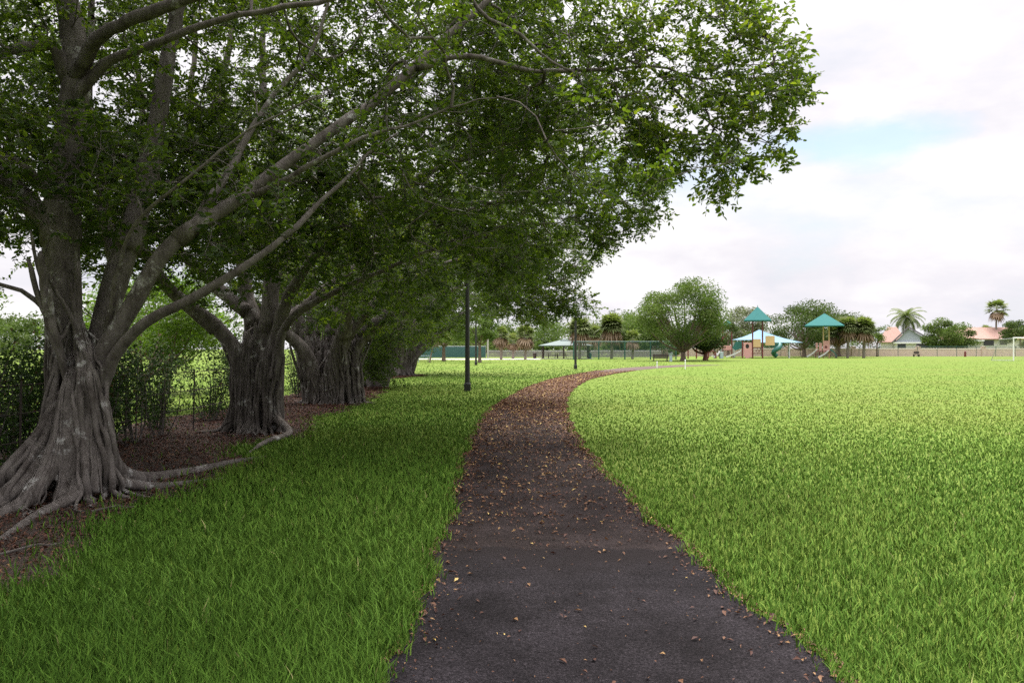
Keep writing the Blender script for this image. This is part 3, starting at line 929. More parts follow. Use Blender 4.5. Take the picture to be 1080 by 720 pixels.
tips = np.array([W(x, y, dd) for x, y, dd in [(798, 26, 11.6), (822, 62, 11.5), (832, 100, 11.6), (808, 96, 11.8), (790, 60, 11.7), (762, 26, 11.9), (744, 78, 11.5), (774, 104, 11.4), (800, 128, 11.5), (815, 160, 11.6), (784, 158, 11.8),
    (758, 150, 11.7), (768, 182, 11.7), (748, 200, 11.8), (726, 98, 11.4), (736, 40, 12), (728, 8, 11.8), (688, 116, 11.3), (676, 26, 11.5), (664, 84, 11.2), (740, 132, 11.5), (766, 130, 11.6), (700, 150, 11.5), (716, 158, 11.6),
    (650, 30, 11.3), (640, 110, 11.2), (620, 40, 11.4), (600, 100, 11.2), (670, 140, 11.6), (810, 40, 11.9), (780, 10, 12), (836, 84, 11.9), (690, 48, 11.6), (655, 60, 11.7), (690, 165, 12)]])
att1, t1 = crown_for(125, 19, (.5, .55, .38), (-4.2, 9.0, 4.6), 6.8, 7.0, 7.5, 5.0, 2.0, 21, extra=tips, extra_per=14, zlow=2.6, shell=.35)
att1b, t1b = crown_for(95, 18, (.5, .55, .4), (-7.2, 11.2, 4.9), 4.5, 4.5, 4.0, 4.0, 2.2, 41, zlow=2.5, shell=.2)
att1, t1 = np.concatenate([att1, att1b]), np.concatenate([t1, t1b])
att1, t1, co1 = frame_split(att1, t1, 1)
rc = np.random.default_rng(77)
cq = np.array([W(rc.uniform(120, 640), rc.uniform(-60, 170), rc.uniform(11.5, 15)) for _ in range(60)])
c_, k_ = clump_points(cq, 17, (.5, .55, .4), rc)
ok_ = allowed(c_, rc) & (c_[:, 2] > 3)
att1 = np.concatenate([att1, c_[ok_]]); t1 = np.concatenate([t1, np.clip(rc.normal(.4, .16, 60), 0, 1)[k_][ok_]])
cc, _ = clump_points(dome(60, (-4.0, 3.5, 6.6), 6.0, 6.0, 8.0, 2.6, .8, rc, .2), 16, (.8, .8, .4), rc)  # unseen crown mass added over the camera to shade the near ground
cq = PX(cc)
cc = cc[((cc[:, 1] < 1) | (cq[1] < -90)) & (cc[:, 2] > 4.5)]
co1 = np.concatenate([co1, cc])
fig_tree('large multi-stemmed fig tree with splayed buttress roots, nearest in the row', b1, limbs1, roots1, att1, t1, 0.022, co1, 31, strands=[dict(center=(.05, 0), n=60, zmax=3.3, rad=(.008, .032), wander=.15, spread=.35), dict(center=(.1, -.1), n=14, zmax=3.3, rad=(.025, .05), angles=(3.4, 5.6), spread=.7, wander=.16)], zsplit=3.2)

# --- second tree
b2 = (-5.2, 16.65, 0.0)
limbs2 = [
    LP([(262, 452, 16.5, 0.269), (252, 380, 16.5, 0.173), (230, 347, 16.4, 0.147), (207, 328, 16.2, 0.134), (185, 308, 16, 0.122), (168, 288, 15.9, 0.109), (150, 250, 15.8, 0.096), (140, 190, 15.8, 0.077), (150, 120, 16, 0.064), (140, 40, 16, 0.045), (130, -60, 16, 0.026)]),
    LP([(268, 452, 16.8, 0.269), (270, 365, 16.8, 0.192), (258, 310, 17, 0.134), (250, 260, 17.1, 0.115), (240, 180, 17.3, 0.096), (228, 110, 17.5, 0.077), (240, 50, 17.5, 0.064), (250, -40, 17.5, 0.038), (250, -120, 17.5, 0.019)]),
    LP([(280, 450, 16.6, 0.256), (284, 350, 16.6, 0.198), (284, 300, 16.7, 0.160), (278, 240, 16.8, 0.128), (290, 160, 17, 0.096), (282, 110, 17, 0.083), (278, 40, 17.2, 0.064), (285, -40, 17.2, 0.038)]),
    LP([(288, 445, 16.4, 0.218), (294, 350, 16.4, 0.141), (315, 290, 16.3, 0.102), (345, 255, 16.2, 0.077), (400, 215, 16.2, 0.064), (450, 180, 16.4, 0.054), (520, 160, 16.6, 0.038), (600, 150, 17, 0.026), (660, 170, 17, 0.013)]),
    LP([(290, 400, 16.2, 0.128), (300, 345, 16.0, 0.077), (335, 315, 15.7, 0.058), (385, 290, 15.6, 0.045), (450, 262, 15.7, 0.032), (520, 240, 16, 0.019), (590, 235, 16.3, 0.010)]),
    LP([(284, 300, 16.7, 0.120), (320, 230, 17.2, 0.085), (360, 170, 17.6, 0.068), (420, 110, 18, 0.051), (480, 50, 18.2, 0.034), (540, 0, 18.2, 0.017)]),
    LP([(250, 260, 17.1, 0.085), (215, 200, 17.6, 0.077), (200, 120, 18, 0.068), (205, 40, 18, 0.051), (200, -40, 18, 0.026)]),
    LP([(345, 255, 16.2, 0.068), (420, 235, 16.2, 0.051), (500, 215, 16.3, 0.039), (580, 215, 16.5, 0.026), (660, 215, 16.8, 0.012)]),
    LP([(298, 340, 16.5, 0.103), (350, 300, 17.4, 0.077), (410, 260, 18.2, 0.060), (480, 225, 18.6, 0.043), (560, 200, 18.6, 0.026)]),
    np.array([(-5.4, 16.8, 2.4, 0.137), (-7, 17.4, 3.6, 0.103), (-8.6, 18, 4.6, 0.068), (-10.4, 18.4, 5.4, 0.026)]),
]
roots2 = root_paths(b2, 0.34, 14, 0.25, np.random.default_rng(12), 0.9, 2.4, (0.04, 0.1))
roots2 += root_paths((-4.82, 16.35, 0), 0.26, 12, 0.1, np.random.default_rng(13), 1.0, 1.9, (0.02, 0.05), hang=True)
roots2 += [LP([(290, 440, 16.2, .08), (305, 456, 15.6, .07), (280, 466, 14.2, .05), (262, 478, 13, .03)])]
roots2 = [np.column_stack([np.asarray(q)[:, :2], np.maximum(np.asarray(q)[:, 2], 0.0), np.asarray(q)[:, 3]]) for q in roots2]
att2, t2 = crown_for(105, 24, (.55, .6, .42), (-3.6, 16.8, 4.9), 6.4, 7.0, 5.0, 4.8, 2.3, 22,
                     extra=np.array([W(x, y, dd) for x, y, dd in [(690, 205, 16.6), (675, 225, 16.8), (650, 235, 17), (686, 190, 17), (660, 200, 16.6), (630, 225, 16.5), (640, 250, 17.2), (605, 240, 16.4), (570, 250, 16.5), (620, 190, 16.2), (540, 270, 16.2), (500, 250, 15.8)]]), extra_per=24, zlow=2.35)
att2, t2, co2 = frame_split(att2, t2, 2)
fig_tree('fig tree with one thick limb leaning left, second from the camera', b2, limbs2, roots2, att2, t2, 0.03, co2, 32, strands=[dict(center=(0, 0), n=70, zmax=2.2, rad=(.012, .04), wander=.06), dict(center=(.35, -.25), n=50, zmax=1.7, rad=(.012, .032), wander=.05, spread=.15)])

def auto_limbs(base, n, r, right=6, left=5, ry=4.5, top=8.5, r0=.24, spread=.5):
    L = []
    for i in range(n):
        a = (i + r.uniform(-.3, .3)) / n * 2 * math.pi
        ex = base[0] + math.cos(a) * (right if math.cos(a) > 0 else left) * r.uniform(.7, 1)
        ey = base[1] + math.sin(a) * ry * r.uniform(.7, 1)
        ez = r.uniform(4.2, top)
        s = np.array([base[0] + math.cos(a) * spread, base[1] + math.sin(a) * spread, 0])
        e = np.array([ex, ey, ez])
        p = [(*s, r0 * 1.2)]
        for t, hf in ((.12, .32), (.3, .55), (.55, .78), (.8, .93), (1, 1)):
            q = s + (e - s) * t
            q[2] = ez * hf
            q += r.normal(0, .12, 3)
            p.append((*q, max(.02, r0 * (1 - t) ** 1.1)))
        L.append(np.array(p))
    return L

# --- third tree: a wide curtain of hanging roots
b3 = (-5.6, 25.1, 0.0)
rr = np.random.default_rng(33)
limbs3 = auto_limbs(b3, 9, rr, 6.5, 5.5, 4.5, 8.5, .24, .4)
limbs3 += [LP([(350, 400, 24.6, .2), (370, 350, 24.4, .15), (420, 300, 24.2, .11), (480, 262, 24.2, .08), (540, 250, 24.4, .05), (600, 255, 25, .02)]),
           LP([(350, 390, 24.8, .2), (380, 330, 24.8, .13), (440, 292, 24.4, .09), (500, 268, 24.6, .05), (560, 255, 25, .02)])]
roots3 = root_paths(b3, 0.45, 14, 0.4, rr, 1.2, 2.4, (0.05, 0.11))
for cx, cy in ((-5.95, 24.9), (-5.15, 24.7), (-4.78, 25.0)):
    roots3 += root_paths((cx, cy, 0), 0.3, 12, 0.12, rr, 1.4, 2.3, (0.025, 0.06), hang=True)
roots3 = [np.column_stack([np.asarray(q)[:, :2], np.maximum(np.asarray(q)[:, 2], -0.02), np.asarray(q)[:, 3]]) for q in roots3]
att3, t3 = crown_for(95, 20, (.65, .65, .5), (-3.8, 25.4, 4.8), 6, 6.6, 5.2, 4.4, 2.6, 23,
                     extra=np.array([W(x, y, dd) for x, y, dd in [(612, 322, 25.5), (620, 312, 25.5), (600, 328, 25.2), (585, 330, 25), (560, 336, 25), (570, 318, 25), (550, 322, 24.8), (530, 325, 36), (590, 300, 25), (610, 285, 25.4), (628, 270, 25.8), (540, 300, 24.8), (510, 318, 37), (493, 276, 26), (478, 268, 26), (508, 280, 26), (493, 262, 25), (440, 340, 30), (400, 342, 25)]]), extra_per=18, zlow=2.1)
att3, t3, co3 = frame_split(att3, t3, 3)
fig_tree('fig tree whose wide trunk is a curtain of hanging roots, third from the camera', b3, limbs3, roots3, att3, t3, 0.035, co3, 33, leafscale=1.2, strands=[dict(center=(0, 0), n=60, zmax=2.3, rad=(.015, .045), wander=.04), dict(center=(.5, -.3), n=60, zmax=2.2, rad=(.015, .04), wander=.03, spread=.15, straight=True), dict(center=(-.5, -.2), n=50, zmax=2.2, rad=(.015, .04), wander=.03, spread=.15, straight=True), dict(center=(.8, -.1), n=50, zmax=2.2, rad=(.015, .04), wander=.03, spread=.15, straight=True)])

# --- fourth tree, leafy almost to the ground, behind the curtain-rooted one
b35 = (-6.0, 35.5, 0.0)
limbs35 = auto_limbs(b35, 8, rr, 6, 5, 4.5, 8.2, .24, .4)
roots35 = root_paths(b35, 0.5, 14, 0.4, rr, 0.8, 2.0, (0.05, 0.1))
att35, t35 = crown_for(85, 16, (.75, .75, .6), (-4.6, 35.5, 4.6), 5.5, 6.0, 5.2, 4.4, 3.0, 24, zlow=1.5,
                       extra=np.array([W(x, y, dd) for x, y, dd in [(395, 350, 34), (400, 365, 34), (392, 378, 33), (404, 380, 34), (388, 362, 33), (410, 356, 34.5), (382, 385, 32)]]), extra_per=12)
r_ = np.random.default_rng(35)
low = np.array([W(x, y, dd) for x, y, dd in [(396, 360, 33.5), (392, 372, 33), (404, 372, 34), (386, 380, 32.5), (400, 386, 33.5), (393, 390, 33)]])
p_, k_ = clump_points(low, 16, (.35, .4, .3), r_)
att35 = np.concatenate([att35, p_[p_[:, 2] > .3]]); t35 = np.concatenate([t35, np.full((p_[:, 2] > .3).sum(), .45)])
fig_tree('fig tree with dark foliage hanging almost to the ground, behind the curtain of roots', b35, limbs35, roots35, att35, t35, 0.06, None, 35, leafscale=1.45)

# --- fifth tree, far
b4 = (-6.5, 49.4, 0.0)
limbs4 = auto_limbs(b4, 8, rr, 6, 5, 4.5, 8, .22, .3)
limbs4 += [LP([(428, 392, 49.2, .16), (440, 376, 49, .13), (455, 362, 48.6, .1), (470, 346, 48.4, .06), (485, 330, 48.4, .03)])]
roots4 = root_paths(b4, 0.5, 16, 0.5, rr, 0.8, 2.0, (0.05, 0.1))
att4, t4 = crown_for(95, 16, (.8, .8, .6), (-4.6, 49.6, 4.8), 5.5, 6.6, 5.5, 4.6, 2.6, 25, zlow=2.0)
fig_tree('smaller fig tree with a pale limb leaning right, far end of the row', b4, limbs4, roots4, att4, t4, 0.05, None, 36, leafscale=1.8, strands=[dict(center=(0, 0), n=50, zmax=2.0, rad=(.02, .05), wander=.05)])

# ------------------------------------------------------------------ other plants
def cloud_leaves(pts, size, r, tint, flat=0.5):
    n = len(pts)
    d = unit(r.normal(0, 1, (n, 3)))
    up = unit(np.array([0, 0, 1.0]) + flat * r.normal(0, 1, (n, 3)))
    s = unit(np.cross(d, up))
    d = unit(np.cross(up, s))
    L = (size * r.uniform(.6, 1.3, n))[:, None]
    c = pts
    up_ = up * L * .12
    V = np.stack([c - d * L * .5, c + s * L * .3 + up_, c + d * L * .5, c - s * L * .3 + up_], 1).reshape(-1, 3)
    i = (np.arange(n) * 4)[:, None]
    f = np.concatenate([i + [0, 1, 2], i + [0, 2, 3]], 1).reshape(-1, 3)
    return V, f, np.repeat(np.clip(tint, 0, 1), 4)

def shrub(loc, h, w, seed, label, group, mat=LEAF_SHRUB, n=1500, leaf=0.07, bare=0.35, name='shrub', cat='shrub'):
    r = np.random.default_rng(seed)
    root = thing(name, label, cat, loc, group=group)
    g = Geo()
    ends = []
    for i in range(11):
        a = r.uniform(0, 6.28)
        rr_ = w * .5 * r.uniform(.2, 1)
        e = np.array([math.cos(a) * rr_, math.sin(a) * rr_, h * r.uniform(.6, 1)])
        s = np.array([math.cos(a) * rr_ * .25, math.sin(a) * rr_ * .25, -.02])
        m = (s + e) / 2 + r.normal(0, .07, 3)
        L = catmull([(*s, .014), (*m, .01), (*e, .004)], .15)
        g.tube(L[:, :3], L[:, 3], 5)
        ends.append(L[int(len(L) * bare):, :3])
        for _ in range(4):
            q = L[r.integers(len(L) // 3, len(L)), :3]
            e2 = q + unit(r.normal(0, 1, 3) + [0, 0, .6]) * r.uniform(.15, .4)
            g.tube(np.array([q, (q + e2) / 2 + r.normal(0, .02, 3), e2]), [.006, .004, .002], 4)
            ends.append(np.array([q, (q + e2) / 2, e2]))
    g.build('stems', BARK, root)
    E = np.concatenate(ends)
    p = E[r.integers(0, len(E), n)] + r.normal(0, .11, (n, 3))
    p = p[p[:, 2] > .05]
    V, f, t = cloud_leaves(p, leaf, r, r.normal(.5, .25, len(p)), .8)
    mesh_np('foliage', V, f, mat, root, tint=t)
    return root

GH = 'hedge shrubs behind the fig trees'
s_proto = [shrub((-7.3, 8.4, 0), 1.5, 1.6, 100, 'dark loose shrub in the hedge at the far left, left of the nearest fig trunk', GH, n=2000, bare=.15),
           shrub((-6.9, 12.4, 0), 1.75, 1.5, 101, 'leafy dark shrub between the first and second fig trunks', GH, n=2200, bare=.2),
           shrub((-6.75, 14.8, 0), 1.7, 1.3, 102, 'sparse brown-stemmed shrub beside the second fig trunk', GH, n=900, bare=.5)]
LAB = {0: 'dark loose shrub in the hedge at the far left, left of the nearest fig trunk', 1: 'leafy dark shrub between the first and second fig trunks', 2: 'sparse brown-stemmed shrub beside the second fig trunk', 3: 'dark shrub behind the second and third fig trunks'}
for k, x, y, rz, sc, lb in [(0, -7.2, 6.9, 1.2, .95, 0), (0, -7.6, 10.2, 2.4, .85, 0), (0, -8.3, 11.7, 4, .8, 0), (1, -7.3, 11.2, 1.9, 1.0, 1), (1, -6.9, 13.5, 3.2, .95, 1), (1, -6.7, 12.9, .4, 1.05, 1), (1, -7.6, 14.6, 2.7, 1.1, 1), (1, -7.3, 12.2, 5.4, .9, 1), (1, -7.9, 15.6, 4.1, 1.0, 1), (0, -8.6, 13.9, 1.0, .95, 1), (2, -7.1, 14.0, 2.2, 1.05, 2), (2, -6.7, 15.8, 4.2, .9, 2),
                            (1, -7.4, 17.2, 5.1, 1, 3), (1, -7.0, 19.2, .6, .95, 3), (2, -6.9, 20.6, 1.6, 1.05, 3), (1, -7.2, 22.4, 2.5, 1, 3), (0, -7.6, 24, 3.6, 1.1, 3), (1, -7.2, 28, 4.4, 1, 3), (0, -7.2, 31, 5.2, 1.1, 3)]:
    dup(s_proto[k], (x, y, 0), rz, sc, LAB[lb], GH)

def broad_tree(name, loc, w, h, th, seed, label, mat=LEAF_FAR, n=6000, leaf=.3, ncl=26, r0=.22, group=None, flat=.8, lean=0.0, zb=None, bark=None, cat='tree'):
    r = np.random.default_rng(seed)
    root = thing(name, label, cat, loc, group=group)
    zc = th + (h - th) * .42
    cen = dome(ncl, (lean, 0, zc), w * .44, w * .44, w * .42, (h - zc) * .86, (zc - th) * (zb or .8), r, .55)
    if ncl >= 40:
        cen = np.array([lean, 0, zc]) + (cen - [lean, 0, zc]) * r.uniform(.8, 1.04, (ncl, 1))
    g = Geo()
    fork = np.array([lean * .3, 0, th * .9])
    L = catmull([(0, 0, -.1, r0 * 1.5), (lean * .1, 0, th * .35, r0 * 1.05), (*fork, r0 * .85)], .2)
    g.tube(L[:, :3], L[:, 3], 10, .1, seed)
    for c in cen[r.permutation(ncl)[:max(6, ncl // 2)]]:
        m = fork + (c - fork) * .5 + np.array([0, 0, -.08 * h]) * r.uniform(-.3, 1) + r.normal(0, .15, 3)
        L = catmull([(*fork, r0 * .5), (*m, r0 * .3), (*c, r0 * .1)], .35)
        g.tube(L[:, :3], L[:, 3], 6, .05, 1)
    g.build('trunk', bark or BARK_FAR, root, smooth=True)
    k = r.integers(0, ncl, n)
    v = unit(r.normal(0, 1, (n, 3))) * (r.random(n) ** .45)[:, None]
    sz = r.uniform(.7, 1.25, ncl)[k][:, None]
    q_ = .14 if ncl >= 40 else .18
    p = cen[k] + v * np.array([w * q_, w * q_, (h - th) * q_ * .8]) * sz
    p = p[p[:, 2] > .15]
    tc = r.normal(.45, .16, ncl)
    V, f, t = cloud_leaves(p, leaf, r, tc[k][:len(p)] + r.normal(0, .14, len(p)), flat)
    mesh_np('crown', V, f, mat, root, tint=t)
    return root

def at(px, d, z=0.0):
    return ((px - HX) / F * d, d, z)

# young bright trees in the open beyond the hedge
broad_tree('young_tree', (-9.6, 21.5, 0), 4.6, 4.2, .9, 201, 'bright yellow-green bushy tree seen between the first and second fig trunks', LEAF_BRIGHT, 9000, .11, 40, .07)
broad_tree('young_tree', (-12.5, 30, 0), 5.5, 5.0, .9, 202, 'light green bushy tree beyond the hedge, right behind the second fig trunk', LEAF_BRIGHT, 8000, .14, 40, .08)
broad_tree('young_tree', (-15.8, 22.5, 0), 3.6, 4.0, 1.4, 203, 'thin light green tree at the far left edge beyond the hedge', LEAF_FAR, 3500, .13, 22, .07)

# the oak pair left of the playground
broad_tree('oak_tree', at(720.5, 102), 13.2, 11.0, 1.2, 2104, 'large round-crowned light green oak tree left of the playground', LEAF_FAR, 22000, .25, 66, .3, zb=1.0)
broad_tree('oak_tree', at(744, 108), 8.0, 7.2, .9, 211, 'smaller dark green tree with a reddish trunk in front of the playground', leaf_mat('deep_green_leaf', [(0.0, (0.022, 0.038, 0.014)), (0.5, (0.04, 0.062, 0.022)), (1.0, (0.075, 0.1, 0.035))], trans=0.2, spec=.08, rough=.8), 11000, .26, 26, .3, bark=bark_mat('reddish_bark', (.12, .05, .04), (.22, .1, .08), (.25, .15, .12), .75))
broad_tree('broadleaf_tree', at(787, 165), 9, 10.4, 3.5, 212, 'pale greyish tree behind the tall play tower', LEAF_PALE, 6500, .35, 36, .25)
broad_tree('broadleaf_tree', at(768, 150), 7, 8.2, 3, 213, 'thin grey-green tree peeking out right of the large oak', LEAF_PALE, 3000, .33, 16, .2)
broad_tree('broadleaf_tree', at(848, 143), 14, 9.8, 1.4, 214, 'big dark green tree rising behind the shade canopy', LEAF_DARK, 12000, .33, 34, .35)
broad_tree('broadleaf_tree', at(884, 150), 11, 10.2, 2.0, 215, 'tall dark green tree behind the smaller play structure', LEAF_DARK, 11000, .33, 30, .35)
broad_tree('broadleaf_tree', at(925, 150), 4.6, 6.2, 2.4, 216, 'thin half-bare tree between the cabbage palms and the gabled house', LEAF_FAR, 1300, .3, 14, .14)
broad_tree('broadleaf_tree', at(996, 164), 8.5, 7.6, .8, 217, 'rounded green tree right of the gabled house', LEAF_FAR, 9000, .33, 26, .25)
broad_tree('broadleaf_tree', at(1007, 172), 9, 7.0, 1.0, 218, 'green tree left of the salmon-roofed house', LEAF_FAR, 7000, .35, 22, .25)
broad_tree('broadleaf_tree', at(1032, 215), 14, 7.8, 2, 219, 'dark green tree rising behind the salmon roof', LEAF_DARK, 7000, .4, 22, .3)
broad_tree('broadleaf_tree', at(1078, 160), 9, 7.4, .8, 220, 'dense green tree at the right edge behind the goal', LEAF_DARK, 8000, .33, 24, .25)
broad_tree('broadleaf_tree', at(506, 92), 5.2, 5.4, 2.2, 221, 'small leafy tree behind the nearest black lamp post', LEAF_FAR, 5000, .22, 22, .16)
broad_tree('broadleaf_tree', at(468, 100), 9, 6.5, 2.0, 222, 'leafy tree in front of the tennis windscreen', LEAF_FAR, 6000, .24, 26, .2)
# leaning bare trunk by the picnic table

# far-off wood along the back (one mass)
def treeline(name, segs, seed, n, mat):
    r = np.random.default_rng(seed)
    P, T = [], []
    for x0, x1, d0, d1, h0, h1, cnt in segs:
        for i in range(cnt):
            px = r.uniform(x0, x1)
            d = r.uniform(d0, d1)
            hh = r.uniform(h0, h1)
            c = np.array(at(px, d))
            m = int(n * (hh / 8))
            w = hh * r.uniform(.4, .65)
            ncl = 12
            cen = dome(ncl, (c[0], c[1], hh * .55), w, w, w, hh * .38, hh * .5, r, .5)
            k = r.integers(0, ncl, m)
            v = unit(r.normal(0, 1, (m, 3))) * (r.random(m) ** .45)[:, None]
            p = cen[k] + v * np.array([w * .45, w * .45, hh * .16])
            p = p[p[:, 2] > .1]
            P.append(p)
            T.append(r.normal(.45, .15) + r.normal(0, .08, ncl)[k][:len(p)] + r.normal(0, .12, len(p)))
    p, t = np.concatenate(P), np.concatenate(T)
    V, f, t = cloud_leaves(p, .42, r, t, .8)
    return tag(mesh_np(name, V, f, mat, tint=t), kind='stuff')
treeline('woods', [(430, 700, 158, 190, 5.2, 7.8, 34), (550, 690, 150, 172, 7.5, 9.8, 14), (650, 720, 150, 175, 6, 7.5, 8), (700, 830, 160, 190, 4.5, 6.5, 12), (440, 720, 146, 160, 2.2, 3.4, 46)], 301, 1500, LEAF_FAR)
treeline('woodland', [(-160, 200, 95, 130, 5, 7.5, 22), (200, 440, 110, 140, 5, 7.5, 16), (820, 1100, 210, 240, 4.5, 7, 24), (-700, -160, 90, 140, 5, 8, 20), (1100, 1500, 190, 240, 5, 8, 16)], 302, 1300, LEAF_DARK)

# ------------------------------------------------------------------ palms
def fan_frond(r, base, az, el, pet, R0, nseg=15, droop=.3):
    """one fan leaf: petiole end, pleated fan of narrow blades"""
    d = np.array([math.cos(az) * math.cos(el), math.sin(az) * math.cos(el), math.sin(el)])
    e = base + d * pet
    s = unit(np.cross(d, [0, 0, 1.0]))
    up = np.cross(s, d)
    V, f = [], []
    w = .02
    V += [base - s * w, base + s * w, e + s * w, e - s * w]
    f += [(0, 1, 2), (0, 2, 3)]
    for k in range(nseg):
        a = (k / (nseg - 1) - .5) * 3.6
        dv = d * math.cos(a) + s * math.sin(a)
        L = R0 * r.uniform(.8, 1.1) * (1 - .25 * abs(a) / 1.8)
        sd = -d * math.sin(a) + s * math.cos(a)
        b = len(V)
        hw = R0 * .1
        tip = e + dv * L + np.array([0, 0, -droop * L * r.uniform(.5, 1.3)])
        mid = e + dv * L * .55 - np.array([0, 0, droop * L * .12])
        V += [e, mid - sd * hw + up * .03, mid + sd * hw + up * .03, tip]
        f += [(b, b + 1, b + 2), (b + 1, b + 3, b + 2)]
    return np.array(V), f

def fan_palm(loc, h, R0, seed, label, group=None, green=30, dead=10, pet=.7, trunk_r=.17, name='cabbage_palm', dead_el=(-1.2, -.35), cat='palm'):
    r = np.random.default_rng(seed)
    root = thing(name, label, cat, loc, group=group)
    g = Geo()
    zs = np.linspace(-.1, h, 14)
    g.tube(np.stack([.05 * np.sin(zs * .8), .04 * np.cos(zs), zs], -1), trunk_r * (1.12 - .2 * zs / h + .05 * np.sin(zs * 9)), 10, .06, seed)
    g.build('trunk', PALM_TRUNK, root, smooth=True)
    for part, cnt, els, mat, dr in (('crown', green, (-.45, 1.35), PALM_GREEN, .25), ('dead_fronds', dead, dead_el, PALM_DEAD, .6)):
        VV, FF, TT = [], [], []
        o = 0
        for i in range(cnt):
            u = (i + r.random()) / cnt
            el = els[0] + (els[1] - els[0]) * u
            V, f = fan_frond(r, np.array([0, 0, h - (.25 if part == 'dead_fronds' else 0)]), i * 2.4 + r.uniform(-.3, .3), el, pet * r.uniform(.7, 1.1) * (1 if part == 'crown' else .7), R0 * r.uniform(.8, 1.1), droop=dr)
            VV.append(V); FF.append(np.array(f) + o); o += len(V)
            TT.append(np.full(len(V), np.clip(.25 + .5 * u + r.normal(0, .12), 0, 1)))
        mesh_np(part, np.concatenate(VV), np.concatenate(FF), mat, root, tint=np.concatenate(TT))
    return root

GP = 'cabbage palms in the park'
fan_palm(at(528.5, 114), 3.4, 1.10, 401, 'small cabbage palm with a brown skirt, left of the pavilion', GP, 20, 18)
fan_palm(at(554, 114), 3.5, 1.30, 402, 'cabbage palm with hanging brown fronds, beside the left end of the pavilion', GP, 20, 18)
fan_palm(at(541, 122), 2.6, 0.91, 403, 'short palm between the two palms left of the pavilion', GP, 16, 10)
fan_palm(at(611, 118), 4.4, 1.76, 404, 'shaggy cabbage palm in front of the right end of the pavilion', GP, 36, 22, trunk_r=.2)
fan_palm(at(627, 140), 4.0, 1.56, 405, 'cabbage palm behind the fence, between the two largest palms', GP, 20, 20)
fan_palm(at(645, 120), 4.9, 1.89, 406, 'tallest cabbage palm with an orange-brown skirt, right of the pavilion', GP, 46, 20, trunk_r=.2)
fan_palm(at(667, 118), 3.0, 1.04, 407, 'short brown-headed palm between the tallest palm and the oak', GP, 16, 14)
fan_palm(at(882, 132), 4.0, 1.56, 408, 'leftmost of the three palms right of the smaller play structure', GP, 40, 14)
fan_palm(at(894, 130), 4.9, 1.69, 409, 'dark-trunked palm, middle of the three right of the smaller play structure', GP, 46, 10, trunk_r=.2)
fan_palm(at(911, 130), 4.7, 1.89, 410, 'fullest bright green palm, rightmost of the three beside the smaller play structure', GP, 52, 8, trunk_r=.22)
fan_palm(at(1051, 178), 9.9, 1.7, 411, 'tall thin fan palm behind the salmon-roofed house', None, 24, 9, 1.5, .2, name='fan_palm')
fan_palm(at(1040, 200), 5.4, 1.4, 412, 'shorter fan palm just above the salmon roof', None, 28, 6, 1.0, .2, name='fan_palm')

def coconut_palm(loc, h, L, seed, label):
    r = np.random.default_rng(seed)
    root = thing('coconut_palm', label, 'palm', loc)
    g = Geo()
    zs = np.linspace(-.1, h, 16)
    g.tube(np.stack([.35 * (zs / h) ** 2, 0 * zs, zs], -1), .2 * (1.2 - .5 * zs / h), 10)
    g.build('trunk', PALM_TRUNK, root, smooth=True)
    VV, FF, TT, o = [], [], [], 0
    top = np.array([.35, 0, h])
    for i in range(34):
        u = i / 33
        az, el = i * 2.4 + r.uniform(-.2, .2), 1.25 - 1.75 * u
        d = np.array([math.cos(az), math.sin(az), 0])
        pts = []
        p = top.copy()
        e = el
        for k in range(15):
            pts.append(p.copy())
            p = p + (d * math.cos(e) + np.array([0, 0, math.sin(e)])) * L / 14
            e -= .11
        s = np.array([-d[1], d[0], 0])
        V, f = [], []
        for k in range(14):
            b = len(V)
            V += [pts[k] - s * .02, pts[k] + s * .02, pts[k + 1] + s * .02, pts[k + 1] - s * .02]
            f += [(b, b + 1, b + 2), (b, b + 2, b + 3)]
            if k > 0:
                t_ = unit(pts[k + 1] - pts[k])
                ll = L * .26 * math.sin(min(1, (k + 1.5) / 8) * 1.57) * (1.15 - k / 20)
                for sg in (-1, 1):
                    for q in (0, .5):
                        b = len(V)
                        p0 = pts[k] + (pts[k + 1] - pts[k]) * q
                        tip = p0 + s * sg * ll * .8 + t_ * ll * .5 + np.array([0, 0, -.4 * ll * r.uniform(.6, 1.4)])
                        V += [p0 - t_ * .08, p0 + t_ * .1, tip]
                        f += [(b, b + 1, b + 2)]
        V = np.array(V)
        VV.append(V); FF.append(np.array(f) + o); o += len(V)
        TT.append(np.full(len(V), np.clip(.5 - .4 * u + r.normal(0, .1), 0, 1)))
    mesh_np('crown', np.concatenate(VV), np.concatenate(FF), PALM_GREEN, root, tint=np.concatenate(TT))
coconut_palm(at(955, 188), 8.6, 4.6, 420, 'tall coconut palm rising behind the gabled house')

